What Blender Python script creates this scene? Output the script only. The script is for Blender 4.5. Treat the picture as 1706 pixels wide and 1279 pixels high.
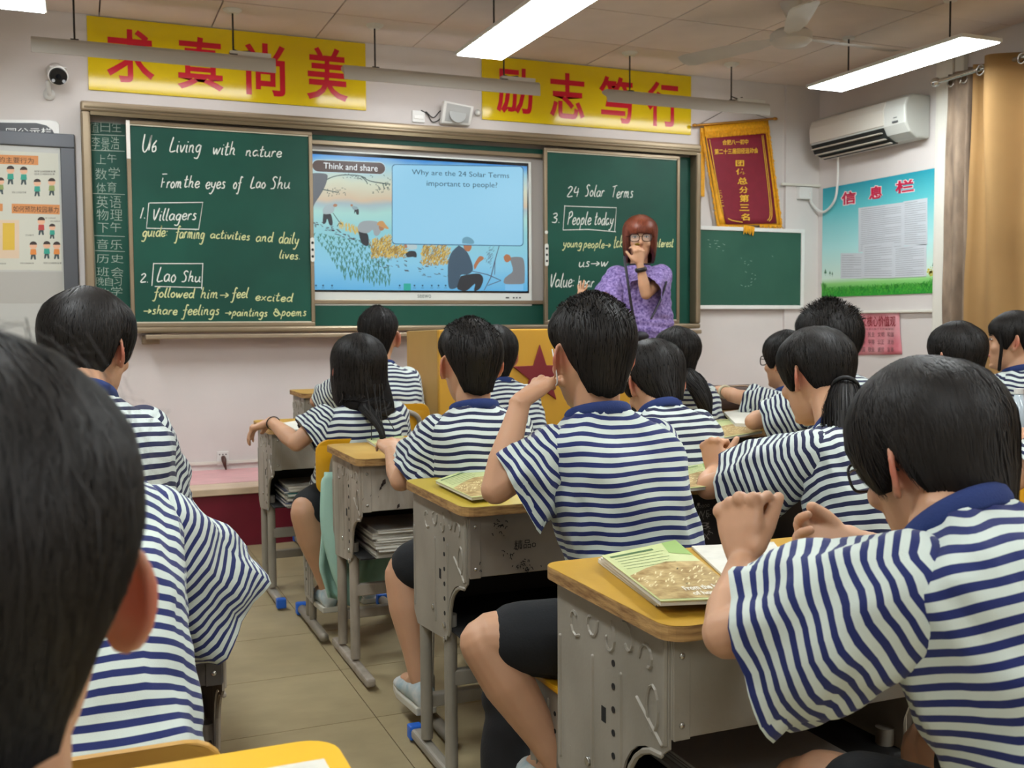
import bpy, bmesh, math, random
import numpy as np
from mathutils import Vector, Matrix, noise
C = bpy.context
for o in list(bpy.data.objects): bpy.data.objects.remove(o, do_unlink=True)
COL = C.scene.collection
rnd = random.Random(7)
PI = math.pi
# ------------------------------------------------------------------ camera
FPX, YAW, PITCH, ROLL = 1721.47, 0.39485, -0.05857, -0.00589
CAM = Vector((0, -6.242, 1.16)); HC = 2.8675
def _axes():
    f = Vector((math.sin(YAW)*math.cos(PITCH), math.cos(YAW)*math.cos(PITCH), math.sin(PITCH)))
    r = Vector((math.cos(YAW), -math.sin(YAW), 0)); u = r.cross(f)
    return r*math.cos(ROLL)+u*math.sin(ROLL), -r*math.sin(ROLL)+u*math.cos(ROLL), f
CR, CU, CF = _axes()
cam = bpy.data.cameras.new('camera'); camo = bpy.data.objects.new('camera', cam); COL.objects.link(camo)
cam.sensor_width = 36; cam.lens = 36*FPX/1706; cam.clip_start = .05
camo.matrix_world = Matrix(((CR.x, CU.x, -CF.x, CAM.x), (CR.y, CU.y, -CF.y, CAM.y), (CR.z, CU.z, -CF.z, CAM.z), (0, 0, 0, 1)))
cam.dof.use_dof = True; cam.dof.focus_distance = 2.2; cam.dof.aperture_fstop = 10
C.scene.camera = camo
# ------------------------------------------------------------------ light and exposure
w = bpy.data.worlds.new('world'); C.scene.world = w; w.use_nodes = True
w.node_tree.nodes['Background'].inputs[0].default_value = (.75, .85, 1, 1)
w.node_tree.nodes['Background'].inputs[1].default_value = 1.0
C.scene.view_settings.view_transform = 'Standard'; C.scene.view_settings.look = 'None'
C.scene.view_settings.gamma = 1; C.scene.view_settings.use_curve_mapping = False
C.scene.view_settings.exposure = 0.0
PANEL_E, BAR_E, SCREEN_E = 35.0, 10.0, 1.0
# ------------------------------------------------------------------ pixel of the survey -> point of the room
def ray(x, y): return CF + CR*((x-853)/FPX) - CU*((y-639.5)/FPX)
def PX(x, y, Z): return CAM + ray(x, y)*Z
def atz(x, y, z):
    d = ray(x, y); return CAM + d*((z-CAM.z)/d.z)
def W(x, y, off=0):
    d = ray(x, y); return CAM + d*((-off-CAM.y)/d.y)
RWX = 5.05
def RW(x, y, off=0):
    d = ray(x, y); return CAM + d*((RWX-off)/d.x)
# ------------------------------------------------------------------ materials
def lin(c):
    if isinstance(c, str):
        c = [int(c[i:i+2], 16)/255 for i in (0, 2, 4)]
        c = [v/12.92 if v <= .04045 else ((v+.055)/1.055)**2.4 for v in c]
    return (c[0], c[1], c[2], 1)
MATS = {}
def mat(name, col, rough=.6, metal=0, var=0, vs=8, bump=0, bs=60, emit=0, spec=.5, col2=None, stretch=None, sss=0, coat=0):
    if name in MATS: return MATS[name]
    m = bpy.data.materials.new(name); m.use_nodes = True; nt = m.node_tree; b = nt.nodes['Principled BSDF']
    c = lin(col); b.inputs['Base Color'].default_value = c; b.inputs['Roughness'].default_value = rough
    b.inputs['Metallic'].default_value = metal; b.inputs['Specular IOR Level'].default_value = spec
    if coat: b.inputs['Coat Weight'].default_value = coat; b.inputs['Coat Roughness'].default_value = .15
    if sss: b.inputs['Subsurface Weight'].default_value = sss; b.inputs['Subsurface Radius'].default_value = (.012, .005, .003); b.inputs['Subsurface Scale'].default_value = 1
    tc = nt.nodes.new('ShaderNodeTexCoord')
    mp = nt.nodes.new('ShaderNodeMapping'); nt.links.new(tc.outputs['Object'], mp.inputs[0])
    if stretch: mp.inputs['Scale'].default_value = stretch
    if var or col2:
        n = nt.nodes.new('ShaderNodeTexNoise'); n.inputs['Scale'].default_value = vs; n.inputs['Detail'].default_value = 5
        nt.links.new(mp.outputs[0], n.inputs[0])
        r = nt.nodes.new('ShaderNodeValToRGB'); nt.links.new(n.outputs[0], r.inputs[0])
        r.color_ramp.elements[0].position = .32; r.color_ramp.elements[1].position = .68
        if col2: r.color_ramp.elements[0].color = c; r.color_ramp.elements[1].color = lin(col2)
        else:
            r.color_ramp.elements[0].color = tuple(v*(1-var) for v in c[:3])+(1,); r.color_ramp.elements[1].color = tuple(min(1, v*(1+var)) for v in c[:3])+(1,)
        nt.links.new(r.outputs[0], b.inputs['Base Color'])
    if bump:
        n = nt.nodes.new('ShaderNodeTexNoise'); n.inputs['Scale'].default_value = bs; n.inputs['Detail'].default_value = 4
        nt.links.new(mp.outputs[0], n.inputs[0])
        bp = nt.nodes.new('ShaderNodeBump'); bp.inputs['Strength'].default_value = bump; bp.inputs['Distance'].default_value = .002
        nt.links.new(n.outputs[0], bp.inputs['Height']); nt.links.new(bp.outputs[0], b.inputs['Normal'])
    if emit:
        b.inputs['Emission Color'].default_value = c; b.inputs['Emission Strength'].default_value = emit
    MATS[name] = m; return m
def stripe_mat(name, navy, white, period=.0245, frac=.44):
    m = mat(name, white, .85, bump=.25, bs=900); nt = m.node_tree; b = nt.nodes['Principled BSDF']
    uv = nt.nodes.new('ShaderNodeUVMap'); sx = nt.nodes.new('ShaderNodeSeparateXYZ'); nt.links.new(uv.outputs[0], sx.inputs[0])
    d = nt.nodes.new('ShaderNodeMath'); d.operation = 'DIVIDE'; d.inputs[1].default_value = period; nt.links.new(sx.outputs[1], d.inputs[0])
    f = nt.nodes.new('ShaderNodeMath'); f.operation = 'FRACT'; nt.links.new(d.outputs[0], f.inputs[0])
    r = nt.nodes.new('ShaderNodeValToRGB'); cr = r.color_ramp; nt.links.new(f.outputs[0], r.inputs[0])
    cr.elements[0].position = 0; cr.elements[0].color = lin(navy); cr.elements[1].position = frac; cr.elements[1].color = lin(navy)
    e = cr.elements.new(frac+.03); e.color = lin(white); e = cr.elements.new(.975); e.color = lin(white); e = cr.elements.new(1); e.color = lin(navy)
    nt.links.new(r.outputs[0], b.inputs['Base Color']); b.inputs['Sheen Weight'].default_value = .15
    return m
# ------------------------------------------------------------------ mesh builder
class MB:
    def __init__(s): s.v = []; s.f = []; s.m = []; s.uv = {}
    def add(s, vs, fs, mi=0):
        k = len(s.v); s.v += [tuple(p) for p in vs]; s.f += [tuple(i+k for i in f) for f in fs]; s.m += [mi]*len(fs); return k
    def box(s, a, b, mi=0, M=None):
        (x0, y0, z0), (x1, y1, z1) = a, b
        vs = [Vector(p) for p in ((x0,y0,z0),(x1,y0,z0),(x1,y1,z0),(x0,y1,z0),(x0,y0,z1),(x1,y0,z1),(x1,y1,z1),(x0,y1,z1))]
        if M: vs = [M @ p for p in vs]
        s.add(vs, [(0,3,2,1),(4,5,6,7),(0,1,5,4),(1,2,6,5),(2,3,7,6),(3,0,4,7)], mi); return s
    def prism(s, poly, depth, fn, mi=0):
        """poly: 2D outline; fn(u,v,w)->3D; w 0..depth"""
        n = len(poly); vs = [fn(u, v, 0) for u, v in poly]+[fn(u, v, depth) for u, v in poly]
        s.add(vs, [tuple(range(n))[::-1], tuple(range(n, 2*n))]+[(i, (i+1) % n, (i+1) % n+n, i+n) for i in range(n)], mi); return s
    def loft(s, rings, mi=0, cap0=True, cap1=True):
        n = len(rings[0]); k = s.add([p for r in rings for p in r], [], mi); fs = []
        for j in range(len(rings)-1):
            for i in range(n):
                a, b = j*n+i, j*n+(i+1) % n; fs.append((a+k, b+k, b+n+k, a+n+k))
        if cap0: fs.append(tuple(range(k, k+n))[::-1])
        if cap1: fs.append(tuple(range(k+(len(rings)-1)*n, k+len(rings)*n)))
        s.f += fs; s.m += [mi]*len(fs); return s
    def tube(s, pts, rad, seg=10, mi=0, flat=1, up=None, dome=True, closed=False):
        pts = [Vector(p) for p in pts]; n = len(pts)
        if not hasattr(rad, '__len__'): rad = [rad]*n
        P, R_ = [], []
        if dome and not closed:
            d0 = (pts[0]-pts[1]).normalized(); d1 = (pts[-1]-pts[-2]).normalized()
            for a in (80, 50, 25): P.append(pts[0]+d0*rad[0]*math.sin(math.radians(a))); R_.append(rad[0]*math.cos(math.radians(a)))
        P += pts; R_ += list(rad)
        if dome and not closed:
            for a in (25, 50, 80): P.append(pts[-1]+d1*rad[-1]*math.sin(math.radians(a))); R_.append(rad[-1]*math.cos(math.radians(a)))
        rings = []; u = Vector(up) if up else None; m = len(P)
        for i in range(m):
            t = (P[(i+1) % m]-P[i-1]) if closed else (P[min(i+1, m-1)]-P[max(i-1, 0)])
            t = t.normalized()
            if u is None: u = Vector((0, 0, 1)) if abs(t.z) < .9 else Vector((0, 1, 0))
            a = (u - t*u.dot(t)).normalized(); b = t.cross(a)
            if not up: u = a
            rings.append([P[i]+a*(math.cos(2*PI*k/seg)*R_[i]*flat)+b*(math.sin(2*PI*k/seg)*R_[i]) for k in range(seg)])
        if closed: rings.append(rings[0]); s.loft(rings, mi, False, False)
        else: s.loft(rings, mi)
        return s
    def ellipsoid(s, c, r, seg=14, rg=9, M=None, mi=0):
        rings = []
        for j in range(rg):
            a = -PI/2+PI*(j+.35)/(rg-.3)
            rings.append([(Vector(c)+((M or Matrix.Identity(3)) @ Vector((r[0]*math.cos(a)*math.cos(2*PI*k/seg), r[1]*math.cos(a)*math.sin(2*PI*k/seg), r[2]*math.sin(a))))) for k in range(seg)])
        s.loft(rings, mi); return s
    def disc(s, c, r, nrm, t=.002, seg=12, mi=0):
        c = Vector(c); nrm = Vector(nrm).normalized(); a = nrm.orthogonal().normalized(); b = nrm.cross(a)
        r0 = [c+a*math.cos(2*PI*k/seg)*r+b*math.sin(2*PI*k/seg)*r for k in range(seg)]
        s.loft([r0, [p+nrm*t for p in r0]], mi); return s
    def mesh(s, name, mats, smooth=False, org=None):
        me = bpy.data.meshes.new(name); v = s.v
        if org is not None: v = [(p[0]-org[0], p[1]-org[1], p[2]-org[2]) for p in v]
        me.from_pydata(v, [], s.f)
        for m in (mats if isinstance(mats, (list, tuple)) else [mats]): me.materials.append(m)
        me.polygons.foreach_set('material_index', s.m)
        if s.uv:
            uvl = me.uv_layers.new(name='UVMap'); arr = np.zeros(len(me.loops)*2, 'f'); li = np.zeros(len(me.loops), 'i'); me.loops.foreach_get('vertex_index', li)
            t = np.zeros((len(s.v), 2), 'f')
            for k, q in s.uv.items(): t[k] = q
            uvl.data.foreach_set('uv', t[li].ravel())
        me.update()
        bm = bmesh.new(); bm.from_mesh(me); bmesh.ops.recalc_face_normals(bm, faces=bm.faces); bm.to_mesh(me); bm.free()
        if smooth:
            me.shade_smooth()
            if smooth != 'all': me.set_sharp_from_angle(angle=math.radians(40))
        return me
    def obj(s, name, mats, parent=None, smooth=False, bevel=0, org=None, **kw):
        if org is None and parent is not None: org = absloc(parent)
        return link(name, s.mesh(name, mats, smooth, org), parent, bevel, loc=org if parent is None else None, **kw)
def absloc(o):
    l = Vector(o.location)
    while o.parent: o = o.parent; l += o.location
    return l
def link(name, data, parent=None, bevel=0, loc=None, label=None, cat=None, group=None, kind=None):
    o = bpy.data.objects.new(name, data); COL.objects.link(o); o.parent = parent
    if loc is not None: o.location = loc
    if label: o['label'] = label
    if cat: o['category'] = cat
    if group: o['group'] = group
    if kind: o['kind'] = kind
    if bevel:
        b = o.modifiers.new('b', 'BEVEL'); b.width = bevel; b.segments = 2; b.limit_method = 'ANGLE'; b.angle_limit = math.radians(40)
    return o
def thing(name, label, cat, loc=(0, 0, 0), group=None): return link(name, None, None, 0, loc, label, cat, group)
def copy_tree(o, parent=None, off=(0, 0, 0)):
    c = o.copy(); COL.objects.link(c); c.parent = parent
    if parent is None: c.location = o.location + Vector(off)
    for ch in o.children: copy_tree(ch, c)
    return c
def wl(u, v, w): return Vector((u, -w, v))
# text -> mesh, fitted into a quad
_tc = {}
def textgeo(body, bold=0, res=3):
    k = (body, bold)
    if k in _tc: return _tc[k]
    cu = bpy.data.curves.new('t', 'FONT'); cu.body = body; cu.offset = bold; cu.resolution_u = res
    o = bpy.data.objects.new('t', cu); COL.objects.link(o)
    dg = C.evaluated_depsgraph_get(); me = bpy.data.meshes.new_from_object(o.evaluated_get(dg))
    vs = [tuple(v.co) for v in me.vertices]; fs = [tuple(p.vertices) for p in me.polygons]
    bpy.data.objects.remove(o); bpy.data.curves.remove(cu); bpy.data.meshes.remove(me)
    if not vs: _tc[k] = ([], []); return _tc[k]
    xs = [v[0] for v in vs]; ys = [v[1] for v in vs]; x0, x1, y0, y1 = min(xs), max(xs), min(ys), max(ys)
    _tc[k] = ([((x-x0)/max(x1-x0, 1e-6), (y-y0)/max(y1-y0, 1e-6)) for x, y, z in vs], fs); return _tc[k]
def quad(tl, tr, br, bl):
    def f(u, v): return (tl*(1-u)+tr*u)*v+(bl*(1-u)+br*u)*(1-v)
    return f
def text_into(mb, body, q, bold=0, mi=0):
    vs, fs = textgeo(body, bold); mb.add([q(u, v) for u, v in vs], fs, mi)
def WQ(x0, y0, x1, y1, off=0, dy=0, fn=W):
    """px box on the wall, dy = drop of the right side"""
    return quad(fn(x0, y0, off), fn(x1, y0+dy, off), fn(x1, y1+dy, off), fn(x0, y1, off))
def stroke(mb, pts, wd, nrm, mi=0):
    pts = [Vector(p) for p in pts]; nrm = Vector(nrm); L = []; n = len(pts)
    for i in range(n):
        t = pts[min(i+1, n-1)]-pts[max(i-1, 0)]
        if t.length < 1e-7: t = Vector((1, 0, 0))
        s = nrm.cross(t.normalized()).normalized()*wd*.5*(.75 if i in (0, n-1) else rnd.uniform(.85, 1.1))
        L += [pts[i]-s, pts[i]+s]
    mb.add(L, [(2*i, 2*i+1, 2*i+3, 2*i+2) for i in range(n-1)], mi)
def catmull(p, k=4):
    if len(p) < 3: return [Vector(q) for q in p]
    p = [Vector(q) for q in p]; out = []
    for i in range(len(p)-1):
        a, b, c, d = p[max(i-1, 0)], p[i], p[i+1], p[min(i+2, len(p)-1)]
        for j in range(k):
            t = j/k; out.append(.5*((2*b)+(c-a)*t+(2*a-5*b+4*c-d)*t*t+(3*b-3*c+d-a)*t**3))
    return out+[p[-1]]
# ================================================================== ROOM
M_wall = mat('wall_paint', 'd0cac6', .7, var=.03, vs=3, bump=.15, bs=120)
M_ceil = mat('ceiling_board', 'd8ccc2', .85, var=.03, vs=6, bump=.2, bs=200)
M_grid = mat('grid_gap', '4a4038', .9)
M_white = mat('white_plastic', 'dcdcd8', .35, var=.03)
M_floor = mat('floor_stone', 'a39472', .42, var=.08, vs=7, bump=.1, bs=40, stretch=(1, 1.6, 1))
M_grout = mat('floor_joint', '5b4d3a', .8)
XL, XR, YB = -1.95, RWX, -8.2
m = MB(); m.box((XL-.2, 0, -.1), (XR+.2, .2, HC+.3)); m.obj('wall_front', M_wall, kind='structure')
m = MB(); m.box((XL-.2, YB, -.1), (XL, 0, HC+.3)); m.obj('wall_left', M_wall, kind='structure')
m = MB(); m.box((XL-.2, YB-.2, -.1), (XR+.2, YB, HC+.3)); m.obj('wall_back', M_wall, kind='structure')
WY = [(-1.42, -3.5), (-4.6, -6.7)]
m = MB(); m.box((XR, YB, -.1), (XR+.2, 0, .9)); m.box((XR, YB, 2.55), (XR+.2, 0, HC+.3))
m.box((XR, -1.42, .9), (XR+.2, 0, 2.55)); m.box((XR, -4.6, .9), (XR+.2, -3.5, 2.55)); m.box((XR, YB, .9), (XR+.2, -6.7, 2.55))
m.obj('wall_right', M_wall, kind='structure')
M_glass = mat('window_glass', 'ffffff', .05); M_glass.node_tree.nodes['Principled BSDF'].inputs['Transmission Weight'].default_value = 1
for i, (ya, yb) in enumerate(WY):
    m = MB()
    for a, b in ((ya, ya-.05), (yb+.05, yb), ((ya+yb)/2+.03, (ya+yb)/2-.03)): m.box((XR+.08, b, .9), (XR+.14, a, 2.55))
    m.box((XR+.08, yb, .9), (XR+.14, ya, .95)); m.box((XR+.08, yb, 2.5), (XR+.14, ya, 2.55)); m.box((XR-.03, yb-.03, .87), (XR+.1, ya+.03, .9))
    wo = m.obj('window_%d' % (i+1), M_white, kind='structure', bevel=.004)
    for k in range(2):
        y0 = ya-.05-k*(ya-yb)/2; g = MB(); g.box((XR+.105, y0-(ya-yb)/2+.08, .95), (XR+.11, y0, 2.5)); g.obj('pane', M_glass, wo)
# floor with tiles
TS = .457
fl = MB(); fl.box((XL, YB, -.06), (XR, 0, -.004)); floor = fl.obj('floor', M_grout, kind='structure')
tm = MB(); tm.box((.0015, .0015, -.004), (TS-.0015, TS-.0015, 0)); tme = tm.mesh('floor_tile', M_floor)
fx0, fy0 = .775-8*TS, -.54-2.85
gx = [(.775+i*TS) for i in range(-6, 10)]
gy = [(-2.865+j*TS) for j in range(-12, 7)]
for x in gx:
    for y in gy:
        if x > XR or y > -.1 or x+TS < XL: continue
        t = link('floor_tile', tme, floor, loc=(x, y, 0))
        if x+TS > XR or x < XL:
            t.scale.x = (min(x+TS, XR)-max(x, XL))/TS; t.location.x = max(x, XL)
        if y+TS > 0: t.scale.y = -y/TS
# ceiling: hung grid, first row narrower
cl = MB(); cl.box((XL, YB, HC+.02), (XR, 0, HC+.1)); ceil = cl.obj('ceiling', M_grid, kind='structure')
CX0, R1 = .744, .517
cmesh = {}
for i in range(-5, 9):
    for j in range(-1, 14):
        x0, x1 = CX0+.6*i, CX0+.6*(i+1); y1 = -R1-.6*j; y0 = y1-.6
        x0, x1, y0, y1 = max(x0, XL), min(x1, XR), max(y0, YB), min(y1, 0)
        if x1-x0 < .03 or y1-y0 < .03: continue
        k = (round(x1-x0, 3), round(y1-y0, 3))
        if k not in cmesh:
            q = MB(); q.box((.004, .004, 0), (k[0]-.004, k[1]-.004, .018)); cmesh[k] = q.mesh('ceiling_tile', M_ceil)
        link('ceiling_tile', cmesh[k], ceil, loc=(x0, y0, HC+rnd.uniform(0, .003)))
# platform in front of the board
PF, PH = -.75, .312
M_red = mat('platform_red', '6f1028', .45, var=.12, vs=5)
M_pink = mat('platform_top', 'd9a4a6', .35, var=.14, vs=7, stretch=(1, 5, 1))
M_nose = mat('platform_nosing', 'cdb59a', .4, var=.12, vs=14, stretch=(.5, 8, 1))
m = MB(); m.box((-1.2, PF+.02, 0), (4.6, 0, PH-.03), 0); pl = m.obj('podium_platform', M_red, kind='structure')
m = MB(); m.box((-1.2, PF+.2, PH-.03), (4.6, 0, PH)); m.obj('top_slab', M_pink, pl)
m = MB(); m.box((-1.2, PF, PH-.035), (4.6, PF+.1, PH+.001)); m.box((-1.2, PF+.103, PH-.03), (4.6, PF+.197, PH)); m.obj('nosing_strip', M_nose, pl, bevel=.004)
# trims of the right wall
M_trim = mat('trim_paint', 'd6d3c8', .5, var=.02)
m = MB()
for k, (a, b, d) in enumerate(((-1.17, -1.20, .03), (-1.20, -1.27, .045), (-1.28, -1.33, .06), (-1.33, -1.40, .04))): m.box((XR-d, b, 0), (XR, a, HC))
m.obj('trim_1', M_trim, kind='structure', bevel=.006)
m = MB(); m.box((XR-.022, -1.17, 1.215), (XR, 0, 1.232)); m.obj('trim_2', M_trim, kind='structure', bevel=.004)
m = MB(); m.box((W(1306, 300).x, -.022, 0), (XR, 0, HC)); m.obj('pilaster_right', M_wall, kind='structure')
m = MB(); a = W(235, 783); b = W(437, 774); m.box((-.2, -.012, .345), (1.9, 0, .362)); m.obj('trim_3', M_trim, kind='structure')
m = MB(); a, b = W(1297, 307), W(1364, 309); m.box((a.x, -.045, a.z-.01), (b.x, -.022, a.z+.008)); m.obj('trim_4', M_trim, kind='structure', bevel=.003)
# ================================================================== LAMPS
M_alu = mat('lamp_housing', 'b4b0a8', .45, 0); M_rod = mat('lamp_rod', '3a3836', .5, .5)
M_led = mat('led_diffuser', 'f2f9fb', .5, emit=PANEL_E); M_bar = mat('bar_diffuser', 'fbfcff', .5, emit=BAR_E)
M_frw = mat('lamp_frame_white', 'd8d8d2', .4)
def led_panel(x0, y0, label):
    t = thing('ceiling_light', label, 'lamp', ((x0+.14), y0-.61, 2.6), 'hanging LED panel lamps')
    x1, y1, z = x0+.28, y0-1.23, 2.6
    m = MB(); m.box((x0, y1, z+.002), (x1, y0, z+.022)); m.obj('frame', M_frw, t, bevel=.003)
    m = MB(); m.box((x0+.012, y1+.012, z-.002), (x1-.012, y0-.012, z+.002)); m.obj('diffuser', M_led, t)
    m = MB(); m.box((x0+.10, y1+.35, z+.022), (x0+.18, y0-.35, z+.045)); m.obj('driver_box', M_alu, t, bevel=.003)
    for yy in (y0-.22, y1+.22):
        m = MB(); m.tube([(x0+.14, yy, z+.02), (x0+.14, yy, HC)], .005, 8, dome=False); m.obj('rod', M_rod, t)
        m = MB(); m.tube([(x0+.14, yy, HC-.012), (x0+.14, yy, HC+.002)], .035, 16, dome=False); m.obj('ceiling_rose', M_frw, t)
led_panel(1.90, -.91, 'bright hanging LED panel above the display, middle of the ceiling')
led_panel(4.18, -.96, 'bright hanging LED panel in front of the curtain and air conditioner')
led_panel(-.38, -.93, 'bright hanging LED panel cut off by the top left corner')
for x, y, l in ((-.38, -3.6, 'left of the second row of panels'), (1.9, -3.6, 'middle of the second row of panels'), (4.18, -3.6, 'window side of the second row of panels'), (-.38, -6.2, 'left of the rearmost row of panels'), (1.9, -6.2, 'middle of the rearmost row of panels'), (4.18, -6.2, 'window side of the rearmost row of panels')):
    led_panel(x, y, 'hanging LED panel outside the picture, '+l)
def bar_lamp(x0, x1, rods, label, box_end=True):
    y, z = -.385, 2.585
    t = thing('board_lamp', label, 'lamp', ((x0+x1)/2, y, z), 'grey strip lamps hung before the blackboard')
    # angled trough: back shell towards the class, open towards the board
    sec = [(-.035, .035), (-.045, .02), (-.047, -.045), (-.042, -.047), (-.03, -.012), (.03, .02), (.03, .035)]
    m = MB(); m.prism([(a, b) for a, b in sec], x1-x0, lambda u, v, w_: Vector((x0+w_, y+u, z+v))); m.obj('housing', M_alu, t, bevel=.002)
    m = MB(); m.prism([(-.027, -.014), (.03, .016), (.031, .012), (-.026, -.018)], x1-x0-.04, lambda u, v, w_: Vector((x0+.02+w_, y+u, z+v))); m.obj('diffuser', M_bar, t)
    m = MB(); m.box((x1-.24, y-.02, z+.036), (x1-.02, y+.02, z+.062)); m.obj('driver_box', M_frw, t, bevel=.004)
    for r in rods:
        m = MB(); m.tube([(r, y, z+.03), (r, y, HC)], .005, 8, dome=False); m.obj('rod', M_rod, t)
        m = MB(); m.tube([(r, y, HC-.02), (r, y, HC-.004), (r, y, HC+.002)], [.03, .05, .052], 18, dome=False); m.obj('ceiling_rose', M_frw, t)
        m = MB(); m.box((r-.02, y-.02, z+.032), (r+.02, y+.02, z+.045)); m.obj('clip', M_rod, t)
    m = MB(); m.tube(catmull([(rods[-1], y, z+.07), (rods[-1]+.05, y-.01, z+.055), (rods[-1]+.09, y, z+.07), (x1-.24, y, z+.05)]), .004, 6); m.obj('wire', M_rod, t)
bar_lamp(-.19, 1.03, (.014, .81), 'grey strip lamp hanging before the left half of the left yellow banner')
bar_lamp(1.41, 2.62, (1.602, 2.40), 'grey strip lamp hanging between the two yellow banners')
bar_lamp(3.08, 4.31, (3.263, 4.029), 'grey strip lamp hanging before the right end of the right yellow banner')
# ceiling fan
hub = PX(1318, 66, 5.55); fz = hub.z
t = thing('ceiling_fan', 'white ceiling fan with three blades under the suspended ceiling', 'fan', hub)
M_fan = mat('fan_enamel', 'bdb9b2', .35, var=.03)
m = MB()
for a, b in (((0, 0, .05), (0, 0, HC-fz)),): m.tube([hub+Vector(a), hub+Vector(b)], .013, 12, dome=False)
m.tube([hub+Vector((0, 0, HC-fz-.07)), hub+Vector((0, 0, HC-fz-.02)), hub+Vector((0, 0, HC-fz))], [.03, .055, .06], 16); m.obj('down_rod', M_fan, t, 'all')
m = MB(); m.tube([hub+Vector((0, 0, z)) for z in (-.035, -.03, -.01, .03, .05, .06)], [.03, .085, .11, .11, .085, .03], 28, dome=False); m.obj('motor_hub', M_fan, t, smooth=True)
def blade(ang):
    m = MB(); rings = []
    for s, wd in ((.09, .03), (.16, .045), (.2, .06), (.4, .07), (.62, .075), (.66, .06), (.67, .03)):
        c, sn = math.cos(ang), math.sin(ang); ctr = hub+Vector((c*s, sn*s, .012-.03*s)); tt = Vector((-sn, c, .22)).normalized(); nn = Vector((c, sn, 0)).cross(tt)
        rings.append([ctr+tt*wd*a+nn*.003*b for a, b in ((-1, 0), (-.6, 1), (0, 1.4), (.6, 1), (1, 0), (.6, -1), (0, -.6), (-.6, -1))])
    m.loft(rings); m.obj('blade', M_fan, t, smooth=True)
for a in (math.radians(-122), math.radians(-4), math.radians(118)): blade(a)
# ================================================================== CURTAINS
M_cur = mat('curtain_cloth', 'b8925e', .85, var=.06, vs=5, bump=.3, bs=300)
def make_trans(m, k):
    nt = m.node_tree; b = nt.nodes['Principled BSDF']; out = nt.nodes['Material Output']
    tr = nt.nodes.new('ShaderNodeBsdfTranslucent'); tr.inputs[0].default_value = b.inputs['Base Color'].default_value
    mx = nt.nodes.new('ShaderNodeMixShader'); mx.inputs[0].default_value = k; nt.links.new(b.outputs[0], mx.inputs[1]); nt.links.new(tr.outputs[0], mx.inputs[2]); nt.links.new(mx.outputs[0], out.inputs[0])
make_trans(M_cur, .35)
M_cur2 = mat('curtain_damask', '9a8570', .8, col2='6e5d4e', vs=9, bump=.3, bs=120, stretch=(1, 1.5, .5)); 
def curtain(name, y0, y1, x, amp, waves, mt, label, zt=2.66, seed=0, gather=0):
    t = thing(name, label, 'curtain', (x, (y0+y1)/2, .08)); m = MB(); n = waves*14; rows = 26; vs = []
    for j in range(rows+1):
        z = zt-(zt-.12)*j/rows
        for i in range(n+1):
            s = i/n; a = s*waves*2*PI
            yy = y0+(y1-y0)*s+.012*math.sin(a*.5+j*.15); k = .75+.35*math.sin(j*.17+s*5+seed)
            xx = x+amp*k*math.sin(a+.25*math.sin(j*.2+seed))+.012*noise.noise(Vector((s*7, j*.25, seed)))
            vs.append((xx-gather*math.exp(-((z-1.35)/.35)**2)*(1-s), yy, z))
    m.add(vs, [(j*(n+1)+i, j*(n+1)+i+1, (j+1)*(n+1)+i+1, (j+1)*(n+1)+i) for j in range(rows) for i in range(n)])
    o = m.obj('cloth', mt, t, 'all'); so = o.modifiers.new('s', 'SOLIDIFY'); so.thickness = .003
    for i in range(waves*2):
        yy = y0+(y1-y0)*(i+.5)/(waves*2); m = MB()
        m.tube([(x+.0, yy+.028*math.sin(q*PI/8), zt-.05+.028*math.cos(q*PI/8)) for q in range(16)], .006, 6, closed=True, up=(1, 0, 0))
        m.obj('grommet_ring', mat('chrome', 'c8c8c4', .2, .9), t, 'all')
    return t
curtain('curtain', -1.36, -1.56, 4.93, .03, 2, M_cur2, 'narrow greyish brown patterned curtain edge beside the white window casing', seed=3)
curtain('curtain', -1.60, -3.9, 4.86, .075, 8, M_cur, 'tan curtain with deep folds hanging at the right edge', seed=1)
curtain('curtain', -4.3, -7.0, 4.9, .05, 10, M_cur, 'tan curtain over the rear window, behind the class', seed=5)
t = thing('curtain_rail', 'round metal curtain rail under the ceiling by the right wall', 'rail', (4.88, -3.5, 2.61))
m = MB(); m.tube([(4.88, -1.33, 2.62), (4.88, -7.1, 2.62)], .014, 12); m.obj('pole', mat('chrome', 'c8c8c4', .2, .9), t, 'all')
m = MB(); m.ellipsoid((4.88, -1.31, 2.62), (.028, .035, .028)); m.obj('finial', mat('chrome', '', 0), t, 'all')
m = MB()
for yy in (-1.40, -4.1, -7.0): m.tube([(4.88, yy, 2.62), (XR, yy, 2.62)], .008, 8)
m.obj('bracket', mat('chrome', '', 0), t)
# ================================================================== BLACKBOARD
M_green = mat('board_green', '155243', .5, col2='104438', vs=2.2, bump=.05, bs=300, spec=.3)
M_brass = mat('champagne_aluminium', '8f7f68', .35, .55, var=.04)
M_dark = mat('board_recess', '171c1a', .7)
BZ0, BZ1 = 1.114, 2.405
bx0, bx1 = W(133, 168, .1).x, W(1166, 238, .1).x
ztop, zbot = W(133, 168, .1).z, W(1164, 547, .1).z
bb = thing('blackboard', 'wide green sliding blackboard in a champagne metal frame on the front wall', 'blackboard', ((bx0+bx1)/2, 0, zbot))
m = MB(); m.box((bx0+.03, -.03, zbot+.02), (bx1-.03, -.001, ztop-.02)); m.obj('back_panel', mat('board_backing', 'a7a19b', .6), bb)
def frame(m, x0, x1, z0, z1, t, ya, yb, mi=0):
    m.box((x0, ya, z1-t), (x1, yb, z1), mi); m.box((x0, ya, z0), (x1, yb, z0+t), mi); m.box((x0, ya, z0+t), (x0+t, yb, z1-t), mi); m.box((x1-t, ya, z0+t), (x1, yb, z1-t), mi)
T = .05
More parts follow.
